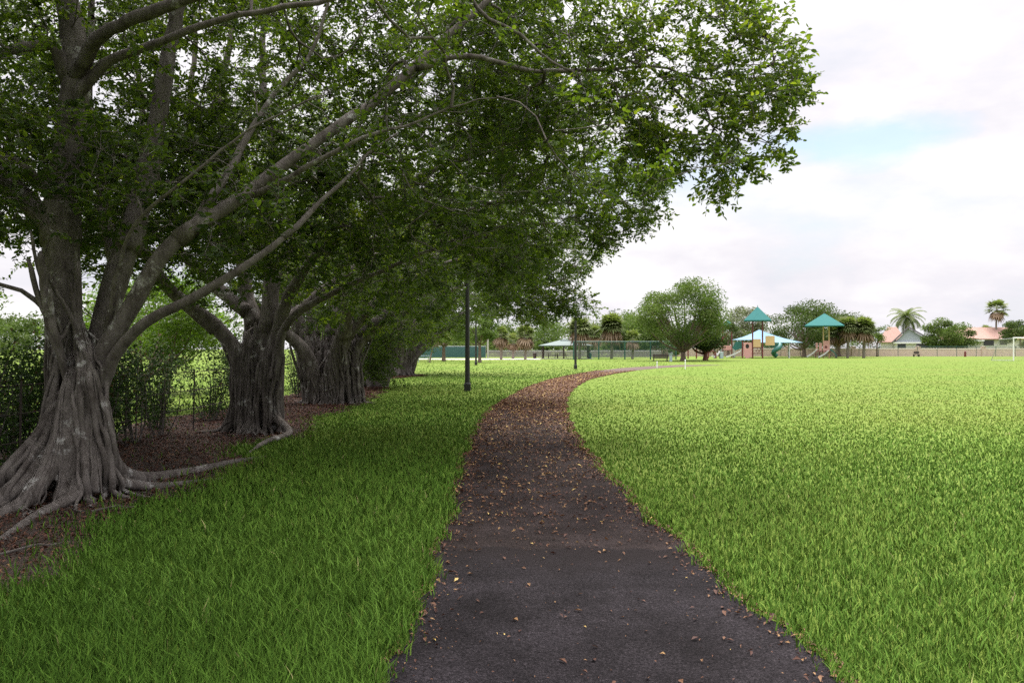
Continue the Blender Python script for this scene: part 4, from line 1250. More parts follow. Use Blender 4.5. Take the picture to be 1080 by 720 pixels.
# ------------------------------------------------------------------ lamp posts, poles
def lamp_post(loc, label):
    t = thing('lamp_post', label, 'lamp post', loc, group='black lamp posts along the path')
    g = Geo()
    zs = np.array([-.1, 0, .02, 4.6])
    g.tube(np.stack([0 * zs, 0 * zs, zs], -1), [.1, .1, .1, .07], 16)
    g.build('pole', BLACK, t, smooth=False)
    g = Geo()
    g.box(0, 0, .15, .25, .25, .3)
    g.tube([(0, 0, .3), (0, 0, .36)], [.13, .1], 12)
    g.build('base_cover', BLACK, t, bevel=.01)
    g = Geo()
    g.tube([(0, 0, 4.6), (0, 0, 4.66), (0, 0, 4.72)], [.08, .14, .15], 14)
    g.build('lamp_collar', BLACK, t)
    g = Geo()
    g.tube([(0, 0, 4.72), (0, 0, 4.9), (0, 0, 5.08)], [.13, .18, .2], 14)
    g.build('lens', OFFWHITE, t)
    g = Geo()
    g.tube([(0, 0, 5.08), (0, 0, 5.14), (0, 0, 5.3)], [.24, .22, .04], 14)
    g.build('lamp_hood', BLACK, t)
    return t
p1 = lamp_post(at(493, 31.5), 'black round lamp post standing alone in the grass left of the path, nearest of three')
dup(p1, at(607, 64.4), 0, 1, 'black lamp post beside the far bend of the path, in front of the pavilion')
dup(p1, at(502, 78), 0, 1, 'farthest black lamp post, just right of the nearest one, before the tennis windscreen')

t = thing('utility_pole', 'pale concrete pole at the right end of the tennis windscreen', 'pole', at(514.5, 128))
g = Geo(); g.tube([(0, 0, -.1), (0, 0, 5.2)], [.16, .12], 10); g.build('shaft', CONCRETE, t)
g = Geo(); g.box(0, 0, 5.27, .36, .36, .14); g.build('cap', CONCRETE, t)

def flood_pole(loc, h, label, arm):
    t = thing('floodlight_pole', label, 'light pole', loc, group='floodlight poles far behind the palms')
    g = Geo(); g.tube([(0, 0, -.1), (0, 0, h)], [.2, .12], 8); g.build('mast', GALV, t)
    g = Geo(); g.tube([(0, 0, h - .3), (arm, 0, h - .2)], .06, 6); g.build('arm', GALV, t)
    g = Geo()
    g.prism([(arm - .1, h - .35), (arm + .7, h - .3), (arm + .75, h - .02), (arm, h + .05)], -.3, .3)
    g.build('floodlight', GALV, t)
for px, h, arm, lb in ((635.3, 9.6, .7, 'leftmost and shortest of three grey floodlight poles above the palms'), (642.5, 10.6, .4, 'middle one of three grey floodlight poles above the palms'), (648.4, 11.0, .6, 'rightmost and tallest of three grey floodlight poles above the palms')):
    flood_pole(at(px, 200), h, lb, arm)

# ------------------------------------------------------------------ fences and the boundary wall
def fence(name, label, d, pxs, h, mat_post, mat_net, rail=True, z0=.05, pr=.05, cat='fence', rails=(1.0,)):
    x = [at(p, d)[0] for p in pxs]
    cx = (x[0] + x[-1]) / 2
    t = thing(name, label, cat, (cx, d, 0))
    for a in x:
        g = Geo(); g.tube([(a - cx, 0, -.1), (a - cx, 0, h), (a - cx, 0, h + .04)], [pr, pr, pr * .4], 8); g.build('post', mat_post, t)
    for q in rails:
        g = Geo(); g.tube([(x[0] - cx, 0, h * q - .03), (x[-1] - cx, 0, h * q - .03)], pr * .6, 6); g.build('rail', mat_post, t)
    g = Geo(); g.box(0, -pr - .01, (h + z0) / 2, x[-1] - x[0], .012, h - z0 - .06); g.build('mesh_panel', mat_net, t)
    return t
fence('chain_link_fence', 'tall green-post chain link fence in front of the palms, right of the pavilion', 114, [605, 631.5, 659, 686, 713], 2.5, GREENPOST, CHAIN_GREEN, pr=.085)
fence('chain_link_fence', 'low grey chain link fence running behind the pavilion and its palms', 134, [515 + 14 * i for i in range(14)], 1.15, GALV, CHAIN, pr=.045)
fence('windscreen_fence', 'dark teal windscreen fence of the tennis court, behind the lamp posts', 129, [432, 448, 464.5, 481, 497, 512], 1.85, GALV, WINDSCREEN, pr=.06)
fence('chain_link_fence', 'dark chain link fence standing on the lawn before the pink wall', 150, [700 + 20.6 * i for i in range(23)], 1.85, GREENPOST, net_mat('dark_mesh', (.06, .07, .06), .12), pr=.045)
t = thing('boundary_wall', 'long low pink stucco wall with a pale cap along the back of the lawn', 'wall', at(900, 154))
x0, x1 = at(675, 154)[0] - t.location.x, at(1400, 154)[0] - t.location.x
g = Geo(); g.box((x0 + x1) / 2, 0, .62, x1 - x0, .2, 1.3); g.build('wall_body', WALLM, t)
g = Geo(); g.box((x0 + x1) / 2, 0, 1.385, x1 - x0, .28, .22); g.build('cap', WALLCAP, t)
for px in (690, 760, 830, 900, 968, 1037, 1106, 1176):
    xx = at(px, 154)[0] - t.location.x
    g = Geo(); g.box(xx, -.02, .85, .72, .5, 1.75); g.pyramid(xx, -.02, 1.725, 1.9, .86, .64, .08); g.build('pillar', WALLM, t)
# wire fence behind the fig row
x_ = -6.55
t = thing('wire_fence', 'old low wire fence with thin posts running behind the fig trees', 'fence', (x_, 20, 0))
for i, y in enumerate(np.arange(5, 46, 3.0)):
    g = Geo(); g.tube([(0, y - 20, -.1), (.02, y - 20, 1.25)], .014, 6); g.build('post', DARKWOOD, t)
for z in (.45, .82, 1.2):
    g = Geo(); yy = np.linspace(5, 44, 60); g.tube(np.stack([.015 * np.sin(yy), yy - 20, z + .01 * np.cos(yy * 2)], -1), .009, 5); g.build('wire', DARKWOOD, t)

# ------------------------------------------------------------------ pavilion, tables
D = 122.0; S = F / D
t = thing('pavilion', 'open picnic pavilion with a grey-green hip roof, left of the chain link fence', 'pavilion', at(596, D))
g = Geo(); g.pyramid(0, 0, 1.86, 2.78, 7.7, 6.0, .1, .55); g.build('roof', GREEN_ROOF, t)
g = Geo(); g.pyramid(0, 0, 2.72, 2.9, 1.5, 1.0, .04, .2); g.build('ridge_cap', GREEN_ROOF, t)
for sx in (-3.4, -.35, 3.25):
    for sy in (-2.5, 2.5):
        g = Geo(); g.box(sx + (.3 if sy > 0 else 0), sy, .93, .2, .2, 1.9); g.build('post', DARKWOOD, t)
for sx, dr in ((3.25, 1), (3.25, -1)):
    g = Geo(); g.tube([(sx, -2.5, 1.0), (sx + .8 * dr, -2.5, 1.84)], .07, 6); g.build('brace', DARKWOOD, t)
g = Geo(); g.box(0, 0, .03, 8, 6.4, .06); g.build('slab', CONCRETE, t)

def picnic_table(loc, label, mat, rz=0.0, group=None):
    t = thing('picnic_table', label, 'picnic table', loc, rz, group)
    g = Geo()
    for k in range(4):
        g.box(0, -.3 + k * .2, .74, 1.8, .18, .045)
    g.build('tabletop', mat, t)
    for sy in (-.72, .72):
        g = Geo(); g.box(0, sy, .45, 1.8, .26, .045); g.build('bench_seat', mat, t)
    for sx in (-.65, .65):
        g = Geo()
        g.tube([(sx, -.7, 0), (sx, -.25, .715)], .035, 6); g.tube([(sx, .7, 0), (sx, .25, .715)], .035, 6); g.tube([(sx, -.78, .4), (sx, .78, .4)], .03, 6)
        g.build('leg_frame', mat, t)
    return t
pt = picnic_table((at(583, D)[0], D - .6, .06), 'dark picnic table under the left half of the pavilion roof', DARKWOOD)
dup(pt, (at(589, D)[0] + .4, D + 1.2, .06), .3, 1, 'dark picnic table under the middle of the pavilion, behind the other table')
picnic_table(at(446.5, 92), 'pale blue-grey picnic table on the grass by the far end of the fig row', PICNIC_BLUE, .3)
# dark litter bin left of the pavilion
def bin_(loc, label, mat=DARKWOOD):
    t = thing('litter_bin', label, 'litter bin', loc)
    g = Geo(); g.tube([(0, 0, 0), (0, 0, .75)], [.24, .28], 14); g.build('body', mat, t)
    g = Geo(); g.tube([(0, 0, .75), (0, 0, .82), (0, 0, .92)], [.3, .29, .12], 14); g.build('lid', mat, t)
bin_(at(564, 124), 'small dark litter bin left of the pavilion')
bin_(at(622, 120), 'dark litter bin at the right end of the pavilion', TEAL_DARK)
# thin leaning trunk by the blue table
broad_tree('sapling', at(453, 90.5), 3.4, 4.2, 2.0, 230, 'thin sapling with a leaning trunk beside the pale blue picnic table', LEAF_FAR, 1200, .2, 10, .07, lean=1.4)

# bench, white stakes, blue stand, goal
t = thing('park_bench', 'dark slatted park bench seen from behind, left of the large oak', 'bench', at(697, 98))
g = Geo()
for k in range(4):
    g.box(0, .1, .42 + .13 * k, 1.85, .05, .11)
g.build('backrest', DARKWOOD, t)
g = Geo()
for k in range(3):
    g.box(0, .2 + .16 * k, .44, 1.85, .13, .05)
g.build('seat', DARKWOOD, t)
for sx in (-.8, .8):
    g = Geo(); g.tube([(sx, .06, 0), (sx, .06, .88)], .035, 6); g.tube([(sx, .55, 0), (sx, .55, .42)], .035, 6); g.tube([(sx, .06, .41), (sx, .56, .41)], .03, 6); g.build('leg', DARKWOOD, t)
t = thing('drinking_fountain', 'pale blue metal stand beside the dark park bench', 'drinking fountain', at(707.5, 97))
g = Geo(); g.box(0, 0, .42, .3, .3, .84); g.build('pedestal', PICNIC_BLUE, t, bevel=.02)
g = Geo(); g.tube([(0, 0, .84), (0, 0, .92), (0, 0, .98)], [.2, .28, .28], 14); g.build('basin', PICNIC_BLUE, t)
g = Geo(); g.tube([(.15, 0, .98), (.15, 0, 1.08), (.05, 0, 1.12)], .02, 6); g.build('spout', GALV, t)
for px, py, h, lb in ((693, 388.3, .55, 'left one of two short white stakes in the lawn, below the dark bench'), (722.7, 389.2, .75, 'right and taller one of two short white stakes in the lawn, before the oak')):
    d = 1482 / (py - 366)
    t = thing('white_stake', lb, 'stake', at(px, d), group='white stakes in the lawn')
    g = Geo(); g.tube([(0, 0, -.1), (0, 0, h - .06)], .045, 10); g.build('shaft', WHITE, t)
    g = Geo(); g.tube([(0, 0, h - .06), (0, 0, h - .04), (0, 0, h)], [.052, .052, .02], 10); g.build('cap', WHITE, t)

D = 103.0
t = thing('soccer_goal', 'white soccer goal with a pale net at the right edge of the lawn', 'goal', at(1069, D))
hh = 2.85; ww = 7.0; dp = 2.2
for sx in (0, ww):
    g = Geo(); g.tube([(sx, 0, -.05), (sx, 0, hh)], .075, 10); g.build('goal_post', WHITE, t)
    g = Geo(); g.tube([(sx, 0, hh - .05), (sx - 1.1 * (1 if sx == 0 else -1), 1.1, hh - .15), (sx - 1.5 * (1 if sx == 0 else -1), dp, .03)], .035, 8); g.build('back_stay', GALV, t)
    g = Geo(); g.tube([(sx, 0, .03), (sx - 1.5 * (1 if sx == 0 else -1), dp, .03)], .03, 8); g.build('ground_bar', GALV, t)
g = Geo(); g.tube([(-.07, 0, hh), (ww + .07, 0, hh)], .075, 10); g.build('crossbar', WHITE, t)
g = Geo()
V = []
for k in range(15):
    a = k / 14
    for tt in np.linspace(0, 1, 7):
        e0 = np.array([0, 0, hh]) * (1 - a) + np.array([ww, 0, hh]) * a
        m0 = np.array([-1.1, 1.1, hh - .15]) * (1 - a) + np.array([ww + 1.1, 1.1, hh - .15]) * a
        l0 = np.array([-1.5, dp, .03]) * (1 - a) + np.array([ww + 1.5, dp, .03]) * a
        V.append(e0 + (m0 - e0) * tt * 2 if tt < .5 else m0 + (l0 - m0) * (tt * 2 - 1))
g.add(V, [(i * 7 + j, i * 7 + j + 1, i * 7 + j + 8, i * 7 + j + 7) for i in range(14) for j in range(6)])
g.build('net', NET, t)

t = thing('park_bench', 'tiny dark bench on the grass in front of the pink wall, below the gabled house', 'bench', at(966.5, 147))
g = Geo(); g.box(0, 0, .42, 1.2, .4, .07); g.build('seat', DARKWOOD, t)
g = Geo(); g.box(.1, .2, .75, 1.0, .06, .4); g.build('backrest', DARKWOOD, t)
for sx in (-.45, .45):
    g = Geo(); g.box(sx, .02, .19, .1, .38, .38); g.build('leg', DARKWOOD, t)
t = thing('bollard', 'short brown post in front of the pink wall, left of the wall pillar', 'bollard', at(1018, 146))
g = Geo(); g.tube([(0, 0, -.05), (0, 0, .9)], [.2, .17], 10); g.build('shaft', MAROON, t)
g = Geo(); g.tube([(0, 0, .9), (0, 0, 1.02)], [.2, .1], 10); g.build('cap', MAROON, t)

# ------------------------------------------------------------------ playground
D = 126.0; S = F / D; BY = 377.75
def lx(px, c): return (px - c) / S
def lz(py): return (BY - py) / S
C0 = 799.0
t = thing('play_structure', 'tall play tower with a pointed teal roof, maroon posts, panels and a green slide', 'play structure', at(C0, D), -math.atan2(at(C0, D)[0], at(C0, D)[1]))
for px in (794, 804):
    for y in (-.72, .72):
        g = Geo(); g.tube([(lx(px, C0), y, -.1), (lx(px, C0), y, lz(338.2))], .11, 10); g.build('post', MAROON, t)
g = Geo(); g.pyramid(0, 0, lz(338.6), lz(323.2), 3.95, 3.95, .12); rf = g.build('roof', TEAL, t)
g = Geo(); g.tube([(0, 0, lz(323.6)), (0, 0, lz(321.6))], [.06, .02], 6); g.build('finial', TEAL, rf)
g = Geo(); g.box(0, 0, lz(366.5), 1.6, 1.6, .12); g.build('deck', MAROON, t)
g = Geo(); g.box(-.08, -.8, (lz(357.5) + lz(366)) / 2, 1.1, .06, lz(357.5) - lz(366)); g.build('guard_panel', TAN, t, bevel=.02)
g = Geo(); g.box(lx(811.5, C0), -.8, (lz(354.2) + lz(364.2)) / 2, 1.35, .07, lz(354.2) - lz(364.2)); g.build('play_panel', TAN, t, bevel=.02)
# pink panel with a round hole
cxp, czp, rp = lx(788.7, C0), lz(365), .27
x0, x1, z0, z1 = lx(784.8, C0), lx(793.2, C0), lz(377.5), lz(361)
ang = [(k + .5) / 24 * 2 * math.pi for k in range(24)]
V, f = [], []
for y in (-.8, -.73):
    for a in ang:
        V.append((cxp + rp * math.cos(a), y, czp + 1.25 * rp * math.sin(a)))
    for a in ang:
        ca, sa = math.cos(a), math.sin(a)
        k = min((x1 - cxp) / ca if ca > 1e-6 else (x0 - cxp) / ca if ca < -1e-6 else 1e9, (z1 - czp) / sa if sa > 1e-6 else (z0 - czp) / sa if sa < -1e-6 else 1e9)
        V.append((cxp + ca * k, y, czp + sa * k))
for k in range(24):
    j = (k + 1) % 24
    f += [(k, j, 24 + j, 24 + k), (48 + k, 72 + k, 72 + j, 48 + j), (k, 48 + k, 48 + j, j), (24 + k, 24 + j, 72 + j, 72 + k)]
g = Geo(); g.add(V, f); g.build('crawl_panel', PINK, t)
g = Geo(); g.tube([(cxp, -.72, czp), (cxp, .7, czp)], .36, 12); g.build('crawl_tunnel', BLACK, t)
for px in (783.8,):
    g = Geo(); g.tube([(lx(px, C0), -.76, -.1), (lx(px, C0), -.76, lz(359.5))], .1, 8); g.build('post', MAROON, t)
for k, px in enumerate((797.5, 800.5)):
    g = Geo(); g.tube([(lx(px, C0), -.82, lz(371)), (lx(px, C0) + .2, -.82, lz(367)), (lx(px, C0) + .4, -.82, lz(371))], .05, 6); g.build('climb_rung', MAROON, t)
g = Geo(); g.tube([(-.7, -.8, lz(372.5)), (.75, -.8, lz(372.5))], .05, 6); g.build('climb_rung', MAROON, t)
g = Geo()
pts = []
for k in range(22):
    u = k / 21
    a = -0.5 + u * 5.0
    pts.append((lx(817.5, C0) + .55 * math.cos(a) + u * .25, .3 - .5 * math.sin(a) - .6, lz(363) * (1 - u) + .35 * u))
g.tube(pts, .36, 10); g.build('spiral_slide', TEAL_DARK, t, smooth=True)
g = Geo(); g.prism([(lx(812, C0), lz(357.5)), (lx(820, C0), lz(364)), (lx(820, C0), lz(366)), (lx(812, C0), lz(366))], -.2, .5); g.build('slide_hood', TEAL_DARK, t)
g = Geo(); g.prism([(lx(773, C0), lz(366.5)), (lx(777, C0), lz(360)), (lx(783.4, C0), lz(360)), (lx(783.4, C0), lz(367)), (lx(776, C0), lz(369.5))], -.1, .6); g.build('climbing_wall', TEAL_DARK, t)
def chute(parent, p0, p1, wid, mat, name='slide', sag=.12):
    """slide bed with two raised sides from p0 to p1 (x,z) lying in the x-z plane"""
    g = Geo()
    us = np.linspace(0, 1, 9)
    top = [(p0[0] + (p1[0] - p0[0]) * u, p0[1] + (p1[1] - p0[1]) * (u + sag * math.sin(u * 3.1416) * 1.2 if False else u) - sag * math.sin(u * math.pi)) for u in us]
    for y, hgt, w in ((0, .06, wid), (-wid / 2, .2, .07), (wid / 2, .2, .07)):
        g.prism([(a, b + (0 if y == 0 else -.02)) for a, b in top] + [(a, b + hgt + .02) for a, b in reversed(top)], y - w / 2 + p0[2], y + w / 2 + p0[2])
    return g.build(name, mat, parent)
chute(t, (lx(782.5, C0), lz(370), -.3), (lx(767, C0), lz(376.8)), .7, OFFWHITE)
for px, h in ((775, .9),):
    g = Geo(); g.tube([(lx(px, C0), -.3, -.05), (lx(px, C0), -.3, .5)], .06, 6); g.build('slide_leg', MAROON, t)

C1 = 767.0; D1 = 131.0
t = thing('play_structure', 'low play tower with a small teal roof mostly hidden behind the dark tree', 'play structure', at(C1, D1), -math.atan2(at(C1, D1)[0], at(C1, D1)[1]))
g = Geo(); g.pyramid(0, 0, 1.7 + (366 - 344.2) / F * D1, 1.7 + (366 - 336.5) / F * D1, 2.0, 2.0, .1); g.build('roof', TEAL, t)
for sx in (-.7, .7):
    for sy in (-.7, .7):
        g = Geo(); g.tube([(sx, sy, -.1), (sx, sy, 1.7 + (366 - 344) / F * D1)], .09, 8); g.build('post', MAROON, t)
g = Geo(); g.box(0, 0, 1.2, 1.5, 1.5, .1); g.build('deck', MAROON, t)
g = Geo(); g.box(0, -.75, 1.6, 1.3, .06, .7); g.build('guard_panel', PINK, t)
chute(t, (-.75, 1.2, 0), (-2.4, .15), .6, OFFWHITE)

t = thing('shade_canopy', 'pale blue fabric shade canopy peaked over the playground behind the tall tower', 'shade canopy', at(809, 133), -math.atan2(at(809, 133)[0], at(809, 133)[1]))
S2 = F / 133
def zz(py): return 1.7 + (366 - py) / S2
g = Geo()
x0, x1, xp = (773.5 - 809) / S2, (844 - 809) / S2, (801 - 809) / S2
nn = 12
V = []
for i in range(nn + 1):
    for j in range(nn + 1):
        u, v = i / nn * 2 - 1, j / nn * 2 - 1
        m = max(abs(u), abs(v))
        x = xp + (x1 - xp) * u if u > 0 else xp + (xp - x0) * u
        y = 3.6 * v
        zed = zz(347.6) * (1 - m) + (zz(358.6) if u < 0 else zz(361.4)) * m - .22 * math.sin(m * math.pi) 
        V.append((x, y, zed))
f = [(i * (nn + 1) + j, i * (nn + 1) + j + 1, (i + 1) * (nn + 1) + j + 1, (i + 1) * (nn + 1) + j) for i in range(nn) for j in range(nn)]
g.add(V, f)
fab = g.build('fabric', SAIL, t)
sm = fab.modifiers.new('thick', 'SOLIDIFY'); sm.thickness = .03
for sx, h in ((x0 + .3, zz(358.8)), (x1 - 2.0, zz(360.2))):
    for sy in (-3.3, 3.3):
        g = Geo(); g.tube([(sx, sy, -.1), (sx, sy, h - .05)], .09, 8); g.build('post', OFFWHITE, t)

t = thing('climbing_arch', 'dark maroon climbing arch on the grass right of the reddish tree trunk', 'climbing frame', at(750, 124))
for y in (-.5, .5):
    g = Geo(); g.tube([(-.55, y, -.05), (-.5, y, .8), (-.1, y, 1.15), (.35, y, 1.1), (.58, y, .7), (.6, y, -.05)], .1, 8); g.build('side_rail', MAROON, t)
for q in ((-.5, .8), (-.1, 1.15), (.35, 1.1), (.58, .6)):
    g = Geo(); g.tube([(q[0], -.5, q[1]), (q[0], .5, q[1])], .06, 6); g.build('rung', MAROON, t)
t = thing('toddler_slide', 'small pale blue and white slide between the maroon arch and the tower', 'slide', at(760, 124))
g = Geo(); g.box(.1, 0, .5, .5, .7, 1.0); g.build('step_block', PICNIC_BLUE, t, bevel=.05)
chute(t, (-.1, 1.0, 0), (-1.0, .1), .6, OFFWHITE)
g = Geo(); g.tube([(.35, -.3, 1), (.35, -.3, 1.35), (-.1, -.3, 1.3), (-.15, -.3, 1)], .03, 6); g.build('handrail', TEAL, t)
for px, h, lb in ((725.7, 1.6, 'thin maroon post just right of the oak trunk'), (734.5, 1.7, 'maroon post left of the reddish tree trunk')):
    t = thing('playground_post', lb, 'post', at(px, 121))
    g = Geo(); g.tube([(0, 0, -.1), (0, 0, h)], .1, 8); g.build('shaft', MAROON, t)
    g = Geo(); g.tube([(0, 0, h), (0, 0, h + .08)], [.12, .06], 8); g.build('cap', MAROON, t)

C2 = 869.5; D = 128.0; S = F / D; BY = 377.3
t = thing('play_structure', 'smaller play structure with a wide teal roof, pink panels and three slides', 'play structure', at(C2, D), -math.atan2(at(C2, D)[0], at(C2, D)[1]))
g = Geo(); g.pyramid(0, 0, lz(344), lz(330), 38.5 / S, 38.5 / S, .12); rf = g.build('roof', TEAL, t)
g = Geo(); g.tube([(0, 0, lz(330.4)), (0, 0, lz(328.4))], [.1, .03], 6); g.build('finial', BLACK, rf)
for px in (868.5, 874.0):
    for y in (-.45, .45):
        g = Geo(); g.tube([(lx(px, C2), y, -.1), (lx(px, C2), y, lz(343.6))], .1, 8); g.build('post', TAN, t)
g = Geo(); g.box(lx(868.5, C2), 0, lz(370), 2.2, 1.4, .1); g.build('deck', MAROON, t)
for px, w_, top in ((862, 2.0, 361), (865.6, 2.8, 361.2), (871.5, 6.6, 359)):
    g = Geo(); g.box(lx(px, C2), -.6 - .03 * (px > 870), (lz(top) + lz(371)) / 2, w_ / S, .06, lz(top) - lz(371)); g.build('panel', PINK, t, bevel=.03)
g = Geo(); g.tube([(lx(871, C2), -.66, lz(365.6)), (lx(871, C2), -.7, lz(365.6))], .2, 10); g.build('panel_disc', MAROON, t)
for px in (861, 864.5, 868.5, 874.8):
    g = Geo(); g.box(lx(px, C2), -.45, lz(370) / 2, .12, .12, lz(370)); g.build('leg', MAROON, t)
chute(t, (lx(862.5, C2), lz(368.3), -.3), (lx(852, C2), lz(376.4)), .6, OFFWHITE)
chute(t, (lx(874, C2), lz(369.5), -.95), (lx(863.5, C2), lz(376.8)), .6, OFFWHITE)
chute(t, (lx(875, C2), lz(369.2), -.2), (lx(881.8, C2), lz(376.2)), .6, TEAL_DARK, sag=-.25)

# ------------------------------------------------------------------ houses behind the wall
def win(parent, x, z, w, h, y):
    g = Geo(); g.box(x, y, z, w + .16, .1, h + .16); fr = g.build('window', WHITE, parent)
    g = Geo(); g.box(x, y - .06, z, w, .04, h); g.build('pane', GLASS_DARK, fr)
D = 174.0; S = F / D
def hx(px, c): return (px - c) / S
def hz(py): return 1.7 + (366 - py) / S
c = 962.0
t = thing('house', 'house with a blue-grey front gable and an orange tiled side roof, behind the pink wall', 'house', at(c, D), -math.atan2(at(c, D)[0], D))
gx0, gx1, gp = hx(944, c), hx(983, c), hx(958.5, c)
g = Geo(); g.box((gx0 + gx1) / 2, 3.2, hz(361) / 2, gx1 - gx0 - .5, 6, hz(361)); g.build('wall', STUCCO_WHITE, t)
g = Geo(); g.prism([(gx0 + .2, hz(361)), (gx1 - .2, hz(361)), (gp, hz(346.3))], .1, 5.8); g.build('gable', STUCCO_BLUE, t)
g = Geo()
for sgn, xe in ((-1, gx0 - .3), (1, gx1 + .3)):
    ze = hz(361.6)
    zt = hz(345.3)
    g.prism([(xe, ze), (gp, zt), (gp, zt + .22), (xe, ze + .22)], -.35, 6.4)
g.build('gable_roof', M('grey_brown_tile', (.26, .21, .19), (.2, .16, .15), 1.5, .9), t)
g = Geo()
for xe in (gx0 - .3, gx1 + .3):
    g.prism([(xe, ze - .12), (gp, zt - .12), (gp, zt + .26), (xe, ze + .26)], -.42, -.355)
g.build('barge_board', M('dark_fascia', (.16, .15, .17), None, 2, .7), t)
g = Geo(); g.box((gx0 + gx1) / 2, -.05, hz(361.4), gx1 - gx0, .3, .35); g.build('eave_beam', WHITE, t)
win(t, hx(952, c), hz(364), 1.6, 1.1, .16); win(t, hx(972, c), hz(364), 2.4, 1.1, .16)
# left wing with tile roof
wx0, wx1 = hx(929, c), hx(955, c)
g = Geo(); g.box((wx0 + wx1) / 2, 9.6, hz(361) / 2, wx1 - wx0 - .6, 6, hz(361)); g.build('side_wall', STUCCO_WHITE, t)
g = Geo(); g.pyramid((wx0 + wx1) / 2, 9.6, hz(361), hz(343.5), wx1 - wx0 + .8, 7.2, .15, .9); g.build('side_roof', TILE, t)
c = 1040.0
t = thing('house', 'long low house with a salmon tiled roof at the right, behind the pink wall', 'house', at(c, D))
x0, x1 = hx(1012, c), hx(1084, c)
g = Geo(); g.box((x0 + x1) / 2, 5, hz(358.2) / 2, x1 - x0 - 1.2, 8.6, hz(358.2)); g.build('wall', STUCCO_WHITE, t)
g = Geo(); g.pyramid((x0 + x1) / 2, 5, hz(358), hz(344.4), x1 - x0 + .6, 10.2, .18, (x1 - x0) / 2 - .4); g.build('roof', TILE, t)
g = Geo(); g.box(hx(1031, c), .05, hz(359), 2.6, .7, .3); g.build('fascia', WHITE, t)
win(t, hx(1044.5, c), hz(361.5), 2.2, 1.1, .66); win(t, hx(1021, c), hz(361), 1.6, 1.0, .66); win(t, hx(1060, c), hz(361), 1.6, 1.0, .66)

# ------------------------------------------------------------------ twigs in the bed
for i, (a, b, lb) in enumerate((((0, 588), (75, 574), 'long thin grey twig on the mulch at the left edge'), ((96, 452 + 90), (150, 536), 'short bent twig on the mulch below the nearest fig roots'))):
    A = np.array([(a[0] - HX) / F * 1482 / (a[1] - HY), 1482 / (a[1] - HY), .03]); B = np.array([(b[0] - HX) / F * 1482 / (b[1] - HY), 1482 / (b[1] - HY), .03])
    m = (A + B) / 2
    g = Geo(); L = catmull([(*(A - m), .011), (*((A - m) * .3 + [0.05, .1, .02]), .01), (*((B - m) * .4 + [0, -.05, .01]), .008), (*(B - m), .004)], .05); g.tube(L[:, :3], L[:, 3], 6)
    o = g.build('twig', BARK); o.location = m; tag(o, lb, 'twig', 'twigs on the mulch')

# ------------------------------------------------------------------ sky, sun, camera
SUN_EL, SUN_AZ = R(60), R(12)      # azimuth measured from +Y (view direction) towards +X
w = bpy.data.worlds.new('World')
scene.world = w
w.use_nodes = True
nt = w.node_tree
nt.nodes.clear()
out = N(nt, 'ShaderNodeOutputWorld')
sky = N(nt, 'ShaderNodeTexSky', sky_type='NISHITA', sun_disc=False)
sky.sun_elevation = SUN_EL
sky.sun_rotation = SUN_AZ
sky.air_density = 1.2
sky.dust_density = 0.4
bg1 = N(nt, 'ShaderNodeBackground', i_Strength=0.115)
nt.links.new(sky.outputs[0], bg1.inputs['Color'])
tc = N(nt, 'ShaderNodeTexCoord')
sep = N(nt, 'ShaderNodeSeparateXYZ')
nt.links.new(tc.outputs['Generated'], sep.inputs[0])
mp = N(nt, 'ShaderNodeMapping')
mp.inputs['Scale'].default_value = (1, 1, 2.6)
mp.inputs['Location'].default_value = (3.1, 0.4, 0.7)
nt.links.new(tc.outputs['Generated'], mp.inputs['Vector'])
n1 = N(nt, 'ShaderNodeTexNoise', i_Scale=4.2, i_Detail=7, i_Roughness=0.55)
nt.links.new(mp.outputs[0], n1.inputs['Vector'])
n2 = N(nt, 'ShaderNodeTexNoise', i_Scale=2.1, i_Detail=5, i_Roughness=0.5)
nt.links.new(mp.outputs[0], n2.inputs['Vector'])
ccol = ramp(nt, [(0.34, (0.83, 0.84, 0.92)), (0.48, (0.97, 0.94, 0.99)), (0.6, (1.1, 1.08, 1.09))], n1.outputs['Fac'])
def wm(op, a, b=None):
    n = N(nt, 'ShaderNodeMath', operation=op)
    for i, s in enumerate((a, b)):
        if s is None:
            continue
        if isinstance(s, (int, float)):
            n.inputs[i].default_value = s
        else:
            nt.links.new(s, n.inputs[i])
    return n.outputs[0]
zc = wm('MAXIMUM', sep.outputs[2], 0.0)
st = wm('ADD', 0.69, wm('MULTIPLY', wm('POWER', zc, 4.0), 5.0))     # an overcast sky is brighter overhead
bg2 = N(nt, 'ShaderNodeBackground')
nt.links.new(ccol, bg2.inputs['Color'])
nt.links.new(st, bg2.inputs['Strength'])
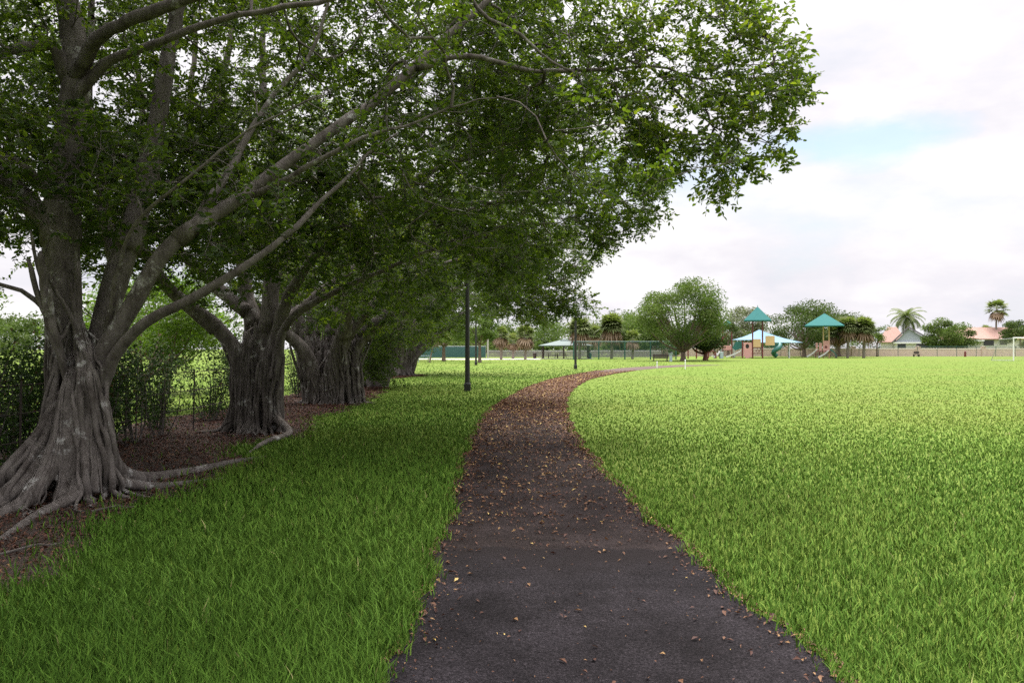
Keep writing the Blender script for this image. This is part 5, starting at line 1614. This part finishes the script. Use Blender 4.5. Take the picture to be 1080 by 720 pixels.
# a gap in the cloud low in the sky, right of the crowns
gap = unit(np.array([(925 - HX) / F, 1, (HY - 150) / F]))
vm = N(nt, 'ShaderNodeVectorMath', operation='SUBTRACT')
nt.links.new(tc.outputs['Generated'], vm.inputs[0])
vm.inputs[1].default_value = tuple(gap)
ms = N(nt, 'ShaderNodeVectorMath', operation='MULTIPLY')
nt.links.new(vm.outputs[0], ms.inputs[0])
ms.inputs[1].default_value = (11, 11, 31)
ln = N(nt, 'ShaderNodeVectorMath', operation='LENGTH')
nt.links.new(ms.outputs[0], ln.inputs[0])
hole = wm('SUBTRACT', wm('ADD', ln.outputs['Value'], wm('MULTIPLY', wm('SUBTRACT', n1.outputs['Fac'], 0.5), 3.2)), 0.35)
mr1 = N(nt, 'ShaderNodeMapRange', i_From_Min=0.1, i_From_Max=0.75, i_To_Min=0.3, i_To_Max=1.0)
nt.links.new(hole, mr1.inputs['Value'])
mr2 = N(nt, 'ShaderNodeMapRange', i_From_Min=0.3, i_From_Max=0.42, i_To_Min=0.6, i_To_Max=1.0)
nt.links.new(n2.outputs['Fac'], mr2.inputs['Value'])
mask = wm('MULTIPLY', mr1.outputs[0], mr2.outputs[0])
mix = N(nt, 'ShaderNodeMixShader')
nt.links.new(mask, mix.inputs['Fac'])
nt.links.new(bg1.outputs[0], mix.inputs[1])
nt.links.new(bg2.outputs[0], mix.inputs[2])
nt.links.new(mix.outputs[0], out.inputs['Surface'])

sun = bpy.data.lights.new('sun', 'SUN')
sun.energy = 2.7
sun.angle = R(14)
sun.color = (1.0, 0.95, 0.86)
so = bpy.data.objects.new('sun', sun)
COL.objects.link(so)
dv = Vector((math.sin(SUN_AZ) * math.cos(SUN_EL), math.cos(SUN_AZ) * math.cos(SUN_EL), math.sin(SUN_EL)))
so.rotation_euler = dv.to_track_quat('Z', 'Y').to_euler()
so.location = (0, 0, 40)

cam = bpy.data.cameras.new('camera')
cam.sensor_width = 36
cam.lens = F / 1080 * 36
cam.shift_y = 6 / 1080
cam.clip_end = 3000
co = bpy.data.objects.new('camera', cam)
co.location = (0, 0, H)
co.rotation_euler = (R(90), 0, 0)
COL.objects.link(co)
scene.camera = co
scene.view_settings.view_transform = 'Standard'
scene.view_settings.look = 'None'
scene.view_settings.exposure = 0.5
scene.view_settings.gamma = 1.0
scene.view_settings.use_curve_mapping = False
scene.render.engine = 'CYCLES'
scene.cycles.use_denoising = False
scene.cycles.max_bounces = 8
scene.cycles.transparent_max_bounces = 12
scene.cycles.transmission_bounces = 4
